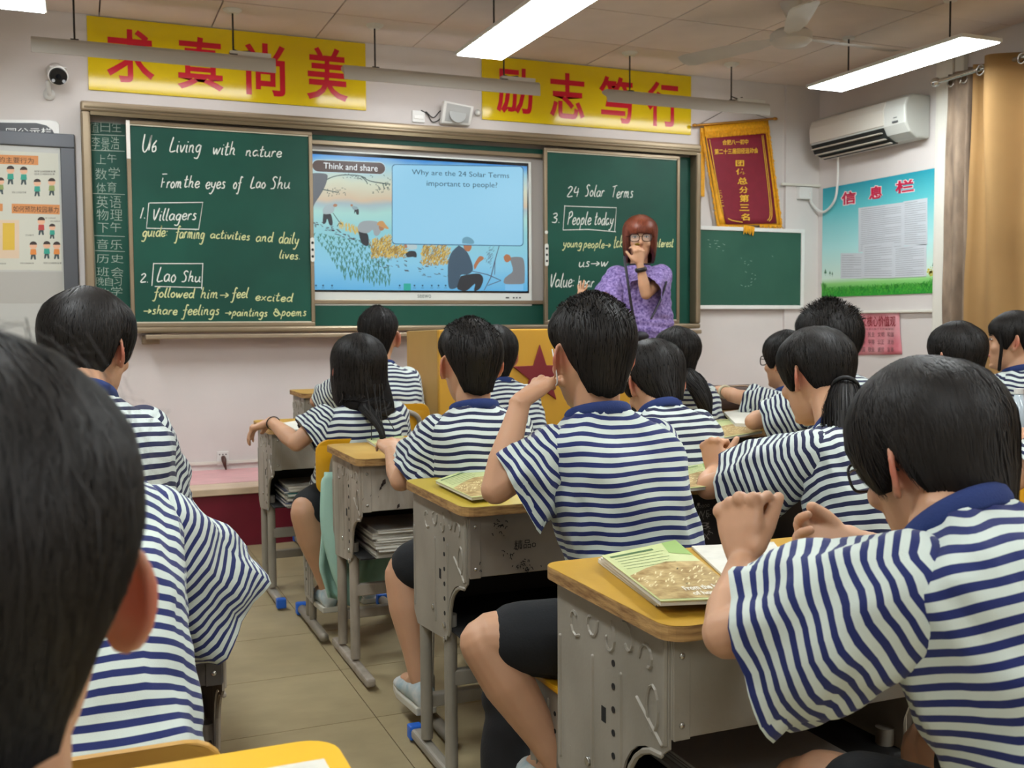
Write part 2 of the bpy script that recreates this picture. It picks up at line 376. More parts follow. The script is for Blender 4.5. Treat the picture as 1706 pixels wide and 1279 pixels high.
for nm, a, b in (('top_rail', (bx0, -.125, ztop-.055), (bx1, 0, ztop)), ('bottom_rail', (bx0, -.125, zbot), (bx1, 0, zbot+.035)), ('side_rail', (bx0, -.125, zbot+.035), (bx0+.05, 0, ztop-.055)), ('side_rail', (bx1-.04, -.125, zbot+.035), (bx1, 0, ztop-.055))):
    m = MB(); m.box(a, b); o = m.obj(nm, M_brass, bb, bevel=.012)
m = MB(); m.box((bx0+.02, -.132, ztop-.036), (bx1-.02, -.124, ztop-.028)); m.box((bx0+.05, -.128, ztop-.075), (bx1-.04, -.10, ztop-.055)); m.obj('groove_shadow', mat('rail_shadow', '6b5d45', .4, .6), bb)  # dark bars put the shade in and under the top rail into colour
m = MB(); m.box((bx0+.3, -.17, zbot-.035), (bx1-.02, -.06, zbot-.008)); m.obj('chalk_tray', mat('tray_metal', '9a8a74', .4, .5), bb, bevel=.006)
# fixed green strips
def gpan(nm, x0, x1, z0, z1, y, tf=.012, mt=None):
    m = MB(); m.box((x0, y, z0), (x1, y+.012, z1)); return m.obj(nm, M_green, bb)
xl0, xl1 = W(209, 200, .09).x, W(519, 215, .09).x
xr0, xr1 = W(905, 238, .09).x, W(1131, 250, .09).x
gpan('fixed_panel', bx0+.05, xl0+.05, zbot+.035, ztop-.1, -.045)
gpan('fixed_panel', xr1-.05, bx1-.04, zbot+.035, ztop-.08, -.045)
dz0, dz1 = W(880, 505, .05).z, W(700, 248, .05).z
gpan('fixed_panel', xl1-.1, xr0+.1, dz1+.01, ztop-.09, -.05); gpan('fixed_panel', xl1-.1, xr0+.1, zbot+.035, dz0, -.05)
m = MB(); m.box((xl1-.1, -.062, dz1-.012), (xr0+.1, -.04, dz1+.014)); m.obj('opening_trim', M_brass, bb, bevel=.003); m = MB(); m.box((xl1-.1, -.062, dz0-.006), (xr0+.1, -.04, dz0+.018)); m.obj('opening_trim', M_brass, bb, bevel=.003)
def slider(x0, x1, hx, lock):
    z0, z1 = zbot+.035, ztop-.085; t = .022
    m = MB(); m.box((x0+.01, -.098, z0+.01), (x1-.01, -.082, z1-.01)); p = m.obj('sliding_panel', M_green, bb)
    m = MB(); frame(m, x0, x1, z0, z1, t, -.108, -.078); m.obj('panel_frame', M_brass, p, bevel=.004)
    m = MB(); m.box((x0+t, -.104, z0+t), (x1-t, -.0985, z0+t+.006)); m.obj('panel_edge', mat('pale_edge', 'c9c4ae', .5), p); m = MB(); m.box((x0+t, -.104, z1-t-.006), (x1-t, -.0985, z1-t)); m.obj('panel_edge', mat('pale_edge', 'c9c4ae', .5), p)
    zc = (z0+z1)/2-.12
    m = MB(); q = [(.012*math.cos(a), (.06 if math.sin(a) > 0 else -.06)+.012*math.sin(a)) for a in [k*PI/8 for k in range(16)]]
    m.prism(q, .008, lambda u, v, w_: Vector((hx+u, -.108-w_, zc+v))); h = m.obj('handle', mat('handle_white', 'd8d8d0', .35), p)
    m = MB()
    for k in range(3): m.disc((hx, -.1165, zc-.04+k*.04), .008, (0, -1, 0), .001)
    m.obj('handle_mark', M_dark, h)
    return p
pL = slider(xl0, xl1, xl1-.011, 0); pR = slider(xr0, xr1, xr0+.011, 1)
m = MB(); a = W(214, 222, .11); m.box((a.x-.012, -.112, W(212, 264, .11).z), (a.x+.008, -.108, W(212, 200, .11).z)); m.obj('paper_strip', mat('paper', 'e4e2da', .7), pL)
m = MB(); m.disc((xr0+.011, -.108, W(910, 387, .1).z), .011, (0, -1, 0), .004); m.obj('lock', mat('handle_white', '', 0), pR)
# ---- chalk handwriting: single stroke letters (x, y) with x-height .5, ascender 1
G = {
'a': (.5, ['.42,.42 .25,.5 .06,.32 .08,.06 .22,0 .40,.2 .44,.48 .42,.1 .52,0']), 'b': (.45, ['.1,1 .06,.02', '.07,.35 .25,.5 .4,.3 .3,.04 .06,.02']),
'c': (.4, ['.38,.42 .25,.5 .06,.3 .1,.04 .25,0 .4,.08']), 'd': (.5, ['.42,.42 .22,.5 .05,.25 .15,0 .35,.1 .46,.5 .5,1 .44,.1 .52,0']),
'e': (.42, ['.06,.22 .38,.3 .34,.48 .18,.48 .05,.25 .12,.02 .28,0 .42,.12']), 'f': (.4, ['.5,.9 .38,1 .28,.8 .2,0 .1,-.4 -.08,-.38', '.02,.45 .42,.52']),
'g': (.48, ['.42,.42 .25,.5 .06,.3 .12,.04 .32,.1 .44,.48 .36,-.1 .22,-.42 -.04,-.38']), 'h': (.48, ['.16,1 .04,0', '.08,.3 .25,.5 .36,.4 .32,.08 .46,0']),
'i': (.2, ['.1,.5 .06,.05 .16,0', '.14,.68 .15,.74']), 'k': (.42, ['.14,1 .04,0', '.38,.5 .08,.22 .4,0']), 'l': (.22, ['.18,1 .06,.3 .08,.04 .2,0']),
'm': (.7, ['.08,.5 .04,0', '.06,.3 .2,.5 .28,.4 .26,0', '.28,.3 .44,.5 .52,.4 .5,.06 .64,0']), 'n': (.48, ['.08,.5 .04,0', '.06,.3 .24,.5 .34,.38 .32,.06 .44,0']),
'o': (.44, ['.22,.5 .05,.28 .12,.02 .3,.04 .4,.3 .22,.5 .32,.46']), 'p': (.46, ['.12,.5 .0,-.42', '.1,.3 .26,.52 .4,.34 .28,.04 .07,.06']),
'r': (.34, ['.08,.5 .04,0', '.06,.28 .2,.5 .34,.46']), 's': (.36, ['.34,.46 .18,.5 .12,.36 .28,.2 .24,.02 .02,.02']), 't': (.34, ['.2,.95 .1,.1 .2,0 .32,.08', '0,.58 .34,.64']),
'u': (.48, ['.06,.5 .04,.12 .16,0 .34,.16 .4,.5 .38,.08 .5,0']), 'v': (.42, ['.04,.5 .16,0 .4,.52']), 'w': (.62, ['.04,.5 .12,0 .3,.42 .36,0 .6,.5']), 'x': (.42, ['.06,.48 .36,0', '.4,.5 .02,0']),
'y': (.44, ['.06,.5 .1,.14 .3,.12', '.42,.5 .28,-.1 .08,-.42 -.06,-.36']), 'U': (.62, ['.08,1 .04,.3 .2,0 .44,.3 .56,.95 .5,.1']), 'L': (.5, ['.22,1 .04,.04 .5,.06']),
'F': (.5, ['.1,.8 .04,0', '-.02,1.1 .5,1.12', '.06,.42 .34,.46']), 'V': (.5, ['.04,.9 .16,0 .5,1']), 'S': (.5, ['.5,.88 .32,1 .16,.8 .36,.45 .3,.06 .04,0']),
'T': (.5, ['.0,.86 .52,.98', '.28,.92 .16,0']), 'P': (.5, ['.14,.95 .06,0', '.06,.85 .36,1 .48,.72 .1,.46']), '1': (.2, ['.16,1 .04,0']), '2': (.5, ['.06,.8 .26,1 .4,.76 .06,.02 .5,.04']),
'3': (.5, ['.06,.9 .34,1 .38,.7 .16,.55 .42,.4 .34,.04 .02,.06']), '4': (.5, ['.16,.95 .04,.4 .44,.42', '.38,.8 .32,-.05']), '6': (.36, ['.3,.62 .06,.3 .1,0 .3,.06 .26,.3 .08,.22']),
'.': (.2, ['.04,0 .07,.06']), ':': (.25, ['.08,.06 .09,.12', '.1,.4 .11,.46']), '>': (.8, ['.05,.28 .72,.3', '.5,.5 .74,.3 .48,.08']), '&': (.8, ['.8,.06 .3,.8 .16,.66 .6,.2 .3,0 .04,.3 .2,.5 .74,.16']), ' ': (.42, [])}
def hand(mb, s, x0, x1, yb, h, slant=.12, dy=0, wd=.0065, off=.1005, mi=0):
    """s written between photo columns x0..x1, baseline yb (+dy at the right end), ascender h px"""
    tot = sum(G[c][0]+.07 for c in s); k = (x1-x0)/tot; cx = 0
    for c in s:
        gw, st = G[c]; jit = rnd.uniform(-.03, .03)
        for q in st:
            pts = []
            for a in q.split():
                gx_, gy_ = map(float, a.split(',')); X = cx+gx_; px = x0+X*k+gy_*h*slant; py = yb+dy*X/tot-(gy_+jit)*h
                pts.append(W(px, py, off))
            stroke(mb, catmull(pts, 4), wd, (0, -1, 0), mi)
        cx += gw+.07
def pxl(mb, pts, wd=.006, off=.1005, mi=0, fn=W, nrm=(0, -1, 0), cat=False):
    pts = [fn(a, b, off) for a, b in pts]; stroke(mb, catmull(pts) if cat else pts, wd, nrm, mi)
M_chalk = mat('white_chalk', 'dfe6de', .9, var=.12, vs=60); M_ychalk = mat('yellow_chalk', 'd3d9a0', .9, var=.12, vs=60)
k_ = .2736
c4 = lambda x, y: (220+x*k_, 200+y*k_)
for fn_, mt_, p_ in (
    (lambda m: hand(m, 'U6', 236, 262, 253, 30), M_chalk, pL),
    (lambda m: hand(m, 'Living', 282, 336, 253, 24, dy=1), M_chalk, pL),
    (lambda m: hand(m, 'with', 354, 393, 257, 22, dy=1), M_chalk, pL),
    (lambda m: hand(m, 'nature', 409, 470, 259, 18, dy=3), M_chalk, pL),
    (lambda m: hand(m, 'From', 268, 304, 312, 20, dy=1), M_chalk, pL),
    (lambda m: hand(m, 'the', 306, 333, 312, 20), M_chalk, pL),
    (lambda m: hand(m, 'eyes', 342, 376, 314, 21), M_chalk, pL),
    (lambda m: hand(m, 'of', 388, 402, 314, 20), M_chalk, pL),
    (lambda m: hand(m, 'Lao', 417, 443, 313, 19), M_chalk, pL),
    (lambda m: hand(m, 'Shu', 450, 484, 314, 20), M_chalk, pL),
    (lambda m: hand(m, '1.', 233, 246, 364, 18), M_chalk, pL),
    (lambda m: hand(m, 'Villagers', 254, 328, 367, 20, dy=-1), M_chalk, pL),
    (lambda m: pxl(m, [(249, 338), (338, 337), (331, 382), (244, 380), (248, 338)]), M_chalk, pL),
    (lambda m: hand(m, '2.', 233, 250, 470, 14), M_chalk, pL),
    (lambda m: hand(m, 'Lao', 261, 294, 469, 24), M_chalk, pL),
    (lambda m: hand(m, 'Shu', 302, 335, 469, 18), M_chalk, pL),
    (lambda m: pxl(m, [(256, 439), (338, 439)]), M_chalk, pL),
    (lambda m: pxl(m, [(256, 438), (253, 476)]), M_chalk, pL),
    (lambda m: pxl(m, [(258, 477), (336, 479)]), M_chalk, pL),
    (lambda m: pxl(m, [(338, 438), (336, 482)]), M_chalk, pL),
    (lambda m: hand(m, 'guide:', 237, 281, 394, 18, dy=-1), M_ychalk, pL),
    (lambda m: hand(m, 'farming', 292, 341, 396, 20, dy=2), M_ychalk, pL),
    (lambda m: hand(m, 'activities', 350, 417, 396, 14, dy=4), M_ychalk, pL),
    (lambda m: hand(m, 'and', 426, 455, 402, 16), M_ychalk, pL),
    (lambda m: hand(m, 'daily', 464, 498, 404, 19, dy=3), M_ychalk, pL),
    (lambda m: hand(m, 'lives.', 465, 502, 430, 14, dy=2), M_ychalk, pL),
    (lambda m: hand(m, 'followed', 256, 324, 494, 16, dy=2), M_ychalk, pL),
    (lambda m: hand(m, 'him>', 334, 382, 496, 18, dy=1), M_ychalk, pL),
    (lambda m: hand(m, 'feel', 386, 414, 496, 17), M_ychalk, pL),
    (lambda m: hand(m, 'excited', 425, 488, 500, 14, dy=2), M_ychalk, pL),
    (lambda m: hand(m, '>share', 238, 296, 522, 15, dy=2), M_ychalk, pL),
    (lambda m: hand(m, 'feelings', 304, 366, 524, 17), M_ychalk, pL),
    (lambda m: hand(m, '>paintings', 374, 446, 525, 13, dy=2), M_ychalk, pL),
    (lambda m: hand(m, '&poems', 455, 511, 526, 14), M_ychalk, pL),
    (lambda m: hand(m, '24', 944, 966, 327, 17), M_chalk, pR),
    (lambda m: hand(m, 'Solar', 974, 1007, 327, 19), M_chalk, pR),
    (lambda m: hand(m, 'Terms', 1019, 1055, 329, 20), M_chalk, pR),
    (lambda m: hand(m, '3.', 919, 935, 371, 16), M_chalk, pR),
    (lambda m: hand(m, 'People', 945, 985, 374, 22), M_chalk, pR),
    (lambda m: hand(m, 'today', 990, 1022, 374, 21), M_chalk, pR),
    (lambda m: pxl(m, [(940, 343), (1027, 346), (1024, 386)]), M_chalk, pR),
    (lambda m: pxl(m, [(941, 342), (938, 383), (980, 382), (1026, 386)]), M_chalk, pR),
    (lambda m: hand(m, 'us>w', 964, 1014, 444, 16), M_chalk, pR),
    (lambda m: hand(m, 'Value:', 916, 958, 478, 24), M_chalk, pR),
    (lambda m: hand(m, 'bear', 962, 990, 478, 19), M_chalk, pR),
    (lambda m: hand(m, 'young', 938, 970, 411, 14, dy=1), M_ychalk, pR),
    (lambda m: hand(m, 'people>', 972, 1018, 412, 14, dy=1), M_ychalk, pR),
    (lambda m: hand(m, 'take', 1022, 1042, 412, 20), M_ychalk, pR),
    (lambda m: hand(m, 'interest', 1089, 1122, 411, 14), M_ychalk, pR),
): m = MB(); fn_(m); m.obj('chalk_writing', mt_, p_)
# duty list in chinese chalk
m = MB()
rows = [('值日生', 148, 204, 203, 220), ('李景浩', 152, 200, 228, 249), ('上午', 160, 196, 256, 271), ('数学', 158, 202, 279, 298), ('体育', 160, 196, 303, 320), ('英语', 160, 204, 326, 346), ('物理', 160, 206, 349, 367), ('下午', 162, 204, 370, 386),
        ('音乐', 160, 206, 398, 414), ('历史', 160, 208, 424, 438), ('班会', 160, 208, 445, 460), ('晚自习', 160, 204, 461, 475), ('数学', 162, 206, 478, 493)]
for s, x0, x1, y0, y1 in rows:
    n = len(s)
    m = MB()
    for i, ch in enumerate(s):
        a = x0+(x1-x0)*(i+.04)/n; b = x0+(x1-x0)*(i+.9)/n; d = rnd.uniform(-1, 1.5)
        text_into(m, ch, WQ(a, y0+d, b, y1+d, .0465, .8), -.012)
    m.obj('chalk_writing', mat('faint_chalk', 'a5b5a8', .9), bb)
m = MB()
for y in (224, 250, 322, 392, 417): pxl(m, [(150, y), (180, y+1), (208, y+2)], .004, .0462)
pxl(m, [(150, 200), (153, 320), (160, 480)], .005, .0462)
m.obj('chalk_lines', mat('faint_chalk', 'a5b5a8', .9), bb)
# ================================================================== DISPLAY
def S(cx, cy, off=.062): return W(480+cx*.28152, 180+cy*.28152, off)
dp = thing('interactive_display', 'white framed interactive display showing a lesson slide between the board panels', 'screen', S(770, 1135, 0))
ax0, ax1 = W(514, 300, .06).x, W(878, 300, .06).x; az0, az1 = W(878, 485, .06).z, W(878, 277, .06).z
m = MB(); m.box((ax0-.04, -.055, az0-.095), (ax1+.035, -.03, az1+.03)); m.obj('casing', mat('display_white', 'd2d6d2', .35), dp, bevel=.006)
m = MB(); m.box((ax0-.012, -.0575, az0-.012), (ax1+.012, -.05, az1+.02)); m.obj('bezel', mat('black_glass', '0a0b0d', .12), dp)
SM = {}
def scr(name, col, k=1.0):
    if name not in SM: SM[name] = mat('screen_'+name, col, .25, emit=SCREEN_E*k, spec=.5); SM[name].node_tree.nodes['Principled BSDF'].inputs['Base Color'].default_value = (.01, .01, .01, 1)
    return SM[name]
# background glow: procedural wash of sky, field and water colours (flat print on the screen)
bgm = scr('wash', '8cc4dc'); nt = bgm.node_tree; b_ = nt.nodes['Principled BSDF']
tc = nt.nodes.new('ShaderNodeTexCoord'); sx = nt.nodes.new('ShaderNodeSeparateXYZ'); nt.links.new(tc.outputs['Generated'], sx.inputs[0])
rp = nt.nodes.new('ShaderNodeValToRGB'); cr = rp.color_ramp
for i, (p_, c_) in enumerate(((0, '5aa9d6'), (.2, '7fc0dc'), (.45, '86c4cc'), (.58, '9fcfc8'), (.64, '9cb2b8'), (.68, 'c8b498'), (.8, 'c6cdb6'), (.92, '8cc0d0'), (1, '2f86cf'))):
    e = cr.elements[i] if i < 1 else (cr.elements.new(p_) if i < 8 else cr.elements[-1]); e.position = p_; e.color = lin(c_)
nz = nt.nodes.new('ShaderNodeTexNoise'); nz.inputs['Scale'].default_value = 5; mx = nt.nodes.new('ShaderNodeMath'); mx.operation = 'MULTIPLY_ADD'; mx.inputs[1].default_value = .12; nt.links.new(tc.outputs['Generated'], nz.inputs[0]); nt.links.new(nz.outputs[0], mx.inputs[0])
sb = nt.nodes.new('ShaderNodeMath'); sb.operation = 'SUBTRACT'; sb.inputs[1].default_value = .06; nt.links.new(sx.outputs[2], mx.inputs[2]); nt.links.new(mx.outputs[0], sb.inputs[0]); nt.links.new(sb.outputs[0], rp.inputs[0]); nt.links.new(rp.outputs[0], b_.inputs['Emission Color'])
m = MB(); m.box((ax0, -.0605, az0), (ax1, -.0575, az1)); sc_ = m.obj('screen', bgm, dp)
def spoly(name, pts, mt, off=.0608, sm=False):
    m = MB(); p = [S(a, b, off) for a, b in pts]
    if sm: p = catmull(p+[p[0]], 4)[:-1]
    m.add(p, [tuple(range(len(p)))]); return m.obj(name, mt, sc_)
def rr(x0, y0, x1, y1, r, dy=0):
    out = []
    for cx, cy, a0 in ((x1-r, y0+r, -90), (x1-r, y1-r, 0), (x0+r, y1-r, 90), (x0+r, y0+r, 180)):
        for k in range(7):
            a = math.radians(a0+k*15); X = cx+r*math.cos(a); out.append((X, cy+r*math.sin(a)+dy*(X-x0)/(x1-x0)))
    return out
def sst(m, pts, wd, off=.0612): stroke(m, [S(a, b, off) for a, b in pts], wd, (0, -1, 0))
spoly('slide_border', rr(140, 302, 578, 378, 38, 18), scr('pale', 'b8d4dc'), .0612); spoly('title_pill', rr(144, 306, 574, 374, 34, 18), scr('brown', '45281f', .8), .0616)
m = MB(); text_into(m, 'Think and share', quad(S(210, 322, .062), S(530, 337, .062), S(530, 376, .062), S(210, 358, .062)), .0); m.obj('slide_text', scr('textwhite', 'e8eef0'), sc_)
spoly('text_box_edge', rr(614, 332, 1393, 806, 22, 12)[:], scr('edge', '2c6f9c', .6), .0622)
bxm = scr('boxblue', '8fcbe8', .95)
tb = spoly('text_box', rr(618, 336, 1389, 801, 20, 12), bxm, .0624)
m = MB(); text_into(m, 'Why are the 24 Solar Terms', quad(S(732, 362, .0628), S(1308, 385, .0628), S(1308, 424, .0628), S(732, 402, .0628)), 0); text_into(m, 'important to people?', quad(S(820, 428, .0628), S(1238, 440, .0628), S(1238, 480, .0628), S(820, 470, .0628)), 0)
m.obj('slide_text', scr('textteal', '1d5876', .6), sc_)
# picture content
spoly('tree_trunk', [(135, 400), (150, 385), (225, 390), (232, 420), (215, 470), (190, 515), (160, 560), (140, 600), (138, 500)], scr('bark', '5d636b', .8), .0612, True)
m = MB()
for q in ([(225, 425), (270, 405), (340, 395), (430, 402), (480, 430), (560, 445), (605, 450)], [(430, 402), (460, 430), (470, 450)], [(200, 480), (250, 490), (300, 500)], [(560, 445), (570, 480)]): m_ = sst(m, [(p[0], p[1]) for p in catmull([(a, b, 0) for a, b in q])], .006)
for _ in range(90):
    x, y = rnd.choice([(rnd.gauss(540, 35), rnd.gauss(465, 22)), (rnd.gauss(290, 25), rnd.gauss(495, 14)), (rnd.gauss(420, 60), rnd.gauss(405, 10)), (rnd.gauss(590, 20), rnd.gauss(450, 20))]); a = rnd.uniform(0, PI)
    if x < 605: sst(m, [(x, y), (x+10*math.cos(a), y+10*math.sin(a))], .0045)
m.obj('branches', scr('leafdark', '3b5a58', .7), sc_)
def farmer(body, legs, head, hat, col, hatcol):
    spoly('figure_legs', legs, scr('trouser', '2c333c', .6), .0614, True); spoly('figure_body', body, scr('shirt'+col, col, .85), .0616, True)
    spoly('figure_head', head, scr('skin', 'b5805c', .8), .0618, True)
    if hat: spoly('figure_hat', hat, scr('hat', hatcol, .9), .062, True)
farmer([(205, 600), (225, 575), (262, 568), (275, 580), (270, 610), (250, 625), (210, 625)], [(208, 625), (248, 622), (262, 660), (262, 692), (245, 690), (232, 655), (222, 680), (205, 682)], [(265, 575), (275, 566), (290, 570), (288, 582), (272, 584)], None, 'a9bcc0', 'c89858')
farmer([(375, 580), (395, 580), (412, 588), (408, 600), (385, 600)], [(392, 600), (415, 596), (418, 628), (405, 628), (400, 612), (392, 625)], [(368, 572), (378, 568), (384, 576), (374, 582)], None, '8fa8ae', 'c89858')
farmer([(412, 700), (430, 675), (470, 666), (525, 672), (545, 700), (548, 730), (530, 755), (510, 750), (500, 720), (470, 740), (420, 730)], [(415, 725), (440, 732), (470, 745), (478, 790), (470, 815), (440, 805), (425, 770)], [(535, 700), (550, 695), (568, 700), (565, 720), (545, 724)], [(525, 690), (535, 672), (560, 668), (578, 690), (596, 712), (580, 714), (545, 700)], '9fa9ad', 'c8955a')
farmer([(700, 808), (755, 806), (762, 830), (735, 838), (712, 832)], [(695, 860), (720, 845), (755, 850), (760, 882), (735, 880), (705, 882)], [(688, 808), (700, 806), (705, 826), (690, 826)], None, 'b8d0d4', 'c89858')
sst_pts = [(265, 620), (300, 670), (322, 690)]; m = MB(); sst(m, sst_pts, .005); sst(m, [(290, 700), (300, 682), (322, 688)], .006); m.obj('hoe', scr('trouser', '', 0), sc_)
# wheat and rice
m = MB(); m2 = MB()
for _ in range(900):
    if rnd.random() < .6: x, y = rnd.uniform(490, 690), 0; y = rnd.uniform(760-(x-490)*-.1, 890)
    else: x = rnd.uniform(790, 950); y = rnd.uniform(815, 935)
    if x < 560 and y < 790: continue
    a = rnd.gauss(-PI/2, .5); L = rnd.uniform(18, 34); y2 = y+L*math.sin(a)
    if y2 < 806 and x > 605: continue
    sst((m, m2)[rnd.random() < .45], [(x, y), (x+L*.6*math.cos(a), y+L*.6*math.sin(a)), (x+L*math.cos(a+.3), y2)], .005, rnd.uniform(.0611, .0616))
for _ in range(90):
    x = rnd.uniform(300, 420); y = 690+(x-300)*.35+rnd.uniform(-12, 25); sst(m, [(x, y), (x+rnd.uniform(-5, 5), y-22)], .004)
m.obj('wheat', scr('wheat', 'ccb05a', .95), sc_, kind='stuff'); m2.obj('wheat', scr('wheat2', 'a0803a', .85), sc_, kind='stuff')
m = MB()
for r in range(13):
    for k in range(13):
        x = 160+k*34+r*15+rnd.uniform(-8, 8); y = 750+r*22+rnd.uniform(-7, 7)+k*7
        if x > 600 or x > 330+ (y-690)*1.2: continue
        for d in (-1.2, -.5, .2, .9): h = rnd.uniform(20, 34)*(.7+r*.06); sst(m, [(x, y), (x+d*3, y-h*.6), (x+d*9, y-h)], .0035)
m.obj('rice_seedlings', scr('rice', '4d8a7c', .8), sc_, kind='stuff')
m = MB()
for _ in range(60):
    t_ = rnd.random(); x = 150+t_*330+rnd.uniform(-20, 20); y = 665+t_*190*.75+rnd.uniform(-6, 30)*(1-t_*.6); L = rnd.uniform(8, 20); sst(m, [(x, y), (x+L, y+3)], rnd.uniform(.004, .008))
for _ in range(34):
    t_ = rnd.random(); x = 520+t_*420+rnd.uniform(-15, 15); y = 880+t_*80+rnd.uniform(-20, 60); L = rnd.uniform(8, 26); sst(m, [(x, y), (x+L, y+rnd.uniform(0, 8))], rnd.uniform(.003, .008))
m.obj('furrows', scr('mud', '5a6068', .7), sc_, kind='stuff')
# painter seated on the right of the slide
spoly('figure_body', [(1010, 812), (1045, 835), (1070, 870), (1092, 930), (1090, 965), (1060, 985), (1020, 990), (1010, 1050), (975, 1070), (950, 1055), (945, 960), (950, 900), (970, 850)], scr('navyrobe', '3d5a70', .75), .0616, True)
spoly('figure_legs', [(1020, 995), (1060, 985), (1130, 980), (1155, 1010), (1140, 1060), (1120, 1078), (1100, 1078), (1105, 1040), (1060, 1078), (1020, 1078), (1000, 1060)], scr('trouser', '', 0), .0618, True)
spoly('figure_head', [(1035, 805), (1080, 808), (1085, 828), (1070, 848), (1045, 838)], scr('skin2', 'b87850', .8), .0618, True)
spoly('figure_hair', [(1030, 800), (1035, 770), (1065, 762), (1095, 780), (1095, 803)], scr('grayhair', '6aa5be', .8), .0627, True)
spoly('figure_arm', [(1098, 930), (1128, 880), (1150, 878), (1158, 892), (1130, 915), (1105, 955)], scr('skin2', '', 0), .062, True)
spoly('figure_body', [(1310, 885), (1360, 880), (1395, 900), (1400, 1010), (1385, 1040), (1285, 1040), (1280, 1010), (1300, 990), (1330, 960)], scr('greyrobe', '8c9094', .7), .0616, True)
spoly('figure_head', [(1275, 880), (1290, 865), (1312, 872), (1318, 895), (1300, 912), (1282, 905)], scr('skin2', '', 0), .0618, True)
m = MB()
for q in ([(1250, 812), (1225, 900), (1200, 1000), (1160, 1078)], [(1090, 965), (1180, 985), (1260, 1020)], [(1260, 1020), (1180, 1050)], [(1225, 900), (1222, 985)]): sst(m, q, .006, .0614)
for _ in range(40):
    x, y = rnd.gauss(1190, 16), rnd.gauss(880, 30); sst(m, [(x, y), (x+8, y-10)], .003, .0614)
m.obj('easel', scr('easel', '5a5f78', .7), sc_)
spoly('toolbar_button', rr(684, 1038, 726, 1078, 3), scr('teal', '22a898', .9), .0616)
m = MB()
for x in (165, 207, 260, 660, 748, 796, 850, 890, 932): m.disc(S(x, 1050, .0614), .006, (0, -1, 0), .0003); sst(m, [(x-8, 1064), (x+8, 1064)], .003)
m.obj('toolbar_icons', scr('icon', '2d5a78', .7), sc_)
spoly('status_box', rr(1284, 1042, 1392, 1078, 3), scr('statbox', '7cc0ea', .9), .0619)
m = MB(); text_into(m, 'seewo', quad(S(766, 1103, .0555), S(846, 1103, .0555), S(846, 1123, .0555), S(766, 1123, .0555)), .003); m.obj('logo', mat('logo_grey', '55605e', .5), dp)
m = MB()
for x, wd in ((1298, .012), (1335, .006), (1353, .006), (1372, .006)): p = S(x, 1122, .0555); m.box((p.x-wd, -.0562, p.z-.004), (p.x+wd, -.055, p.z+.004))
m.obj('ports', M_dark, dp)
# ================================================================== BANNERS
M_yel = mat('banner_yellow', 'dcc010', .14, spec=.5); M_redp = mat('banner_red', 'c8142c', .22)
def banner(x0, x1, yt0, yt1, chars, label):
    a, b = W(x0, yt0, .012), W(x1, yt1, .012); zt, zb = 2.862, 2.46
    t = thing('banner', label, 'banner', ((a.x+b.x)/2, 0, zb)); m = MB(); m.box((a.x, -.010, zb), (b.x, -.001, zt)); m.obj('board', M_yel, t, bevel=.002)
    for ch, (u0, v0, u1, v1) in chars:
        m = MB()
        tl, br = W(u0, v0, .0112), W(u1, v1, .0112)
        text_into(m, ch, lambda u, v, tl=tl, br=br: Vector((tl.x+(br.x-tl.x)*u, -.0115, br.z+(tl.z-br.z)*v)), .018)
        m.obj('character', M_redp, t)
banner(144, 609, 28, 73, [('求', (176, 45, 258, 141)), ('真', (294, 58, 373, 153)), ('尚', (408, 69, 476, 162)), ('美', (510, 76, 580, 170))], 'glossy yellow banner with four red characters above the left board panel')
banner(803, 1152, 102, 132, [('励', (827, 110, 888, 192)), ('志', (916, 119, 974, 200)), ('笃', (998, 125, 1054, 207)), ('行', (1079, 134, 1131, 213))], 'glossy yellow banner with four red characters above the right board panel')
# ================================================================== NOTICE BOARD (left)
a = W(124, 224, .03); x1 = a.x; zt = a.z; x0 = x1-1.15; zb = .95
nb = thing('notice_board', 'grey framed notice board with cartoon school posters beside the blackboard', 'notice board', ((x0+x1)/2, 0, zb))
m = MB(); m.box((x0, -.02, zb), (x1, -.001, zt)); m.obj('backing', mat('glazing_backing', 'b9bab4', .4), nb)
m = MB(); frame(m, x0, x1, zb, zt, .075, -.035, 0); m.obj('frame', mat('grey_frame', '55575c', .45, .3), nb, bevel=.005)
P = lambda nx, ny: (nx*.25, 180+ny*.2502)
def nq(nx0, ny0, nx1, ny1, off=.0215, dy=0): a, b = P(nx0, ny0); c, d = P(nx1, ny1); return WQ(a, b, c, d, off, dy)
m = MB(); q = nq(-190, 272, 412, 1082, .0205); tl, br = q(0, 1), q(1, 0); m.box((tl.x, -.0215, br.z), (br.x, -.0195, tl.z)); po = m.obj('poster', mat('poster_paper', 'c9c9bb', .6), nb)
def npoly(nm, q, mt): m = MB(); m.add([q(0, 0), q(1, 0), q(1, 1), q(0, 1)], [(0, 1, 2, 3)]); m.obj(nm, mt, po)
M_or = mat('poster_orange', 'd08a50', .6); M_ink = mat('ink', '2b2522', .6)
npoly('heading_band', nq(-120, 306, 255, 368, .0218, 3), M_or); npoly('heading_band', nq(78, 636, 398, 700, .0218, 2), M_or); npoly('heading_band', nq(-120, 636, 18, 686, .0218), M_or)
m = MB(); text_into(m, '暴力的主要行为', nq(-110, 320, 225, 358, .022, 3), .0); text_into(m, '如何预防校园暴力', nq(88, 650, 390, 690, .022, 2))
for q in ((230, 415, 370, 428), (230, 434, 365, 446), (80, 555, 175, 568), (300, 728, 370, 736), (335, 748, 400, 758), (170, 840, 225, 852), (135, 1028, 225, 1038), (290, 1026, 410, 1038), (-60, 1030, 40, 1040)):
    text_into(m, '同学之间团结友爱', nq(*q, .022))
m.obj('poster_text', M_ink, po)
kid = {'g': '2f9a86', 'r': 'b8403c', 'o': 'd8843c', 'm': '8a9a5a'}
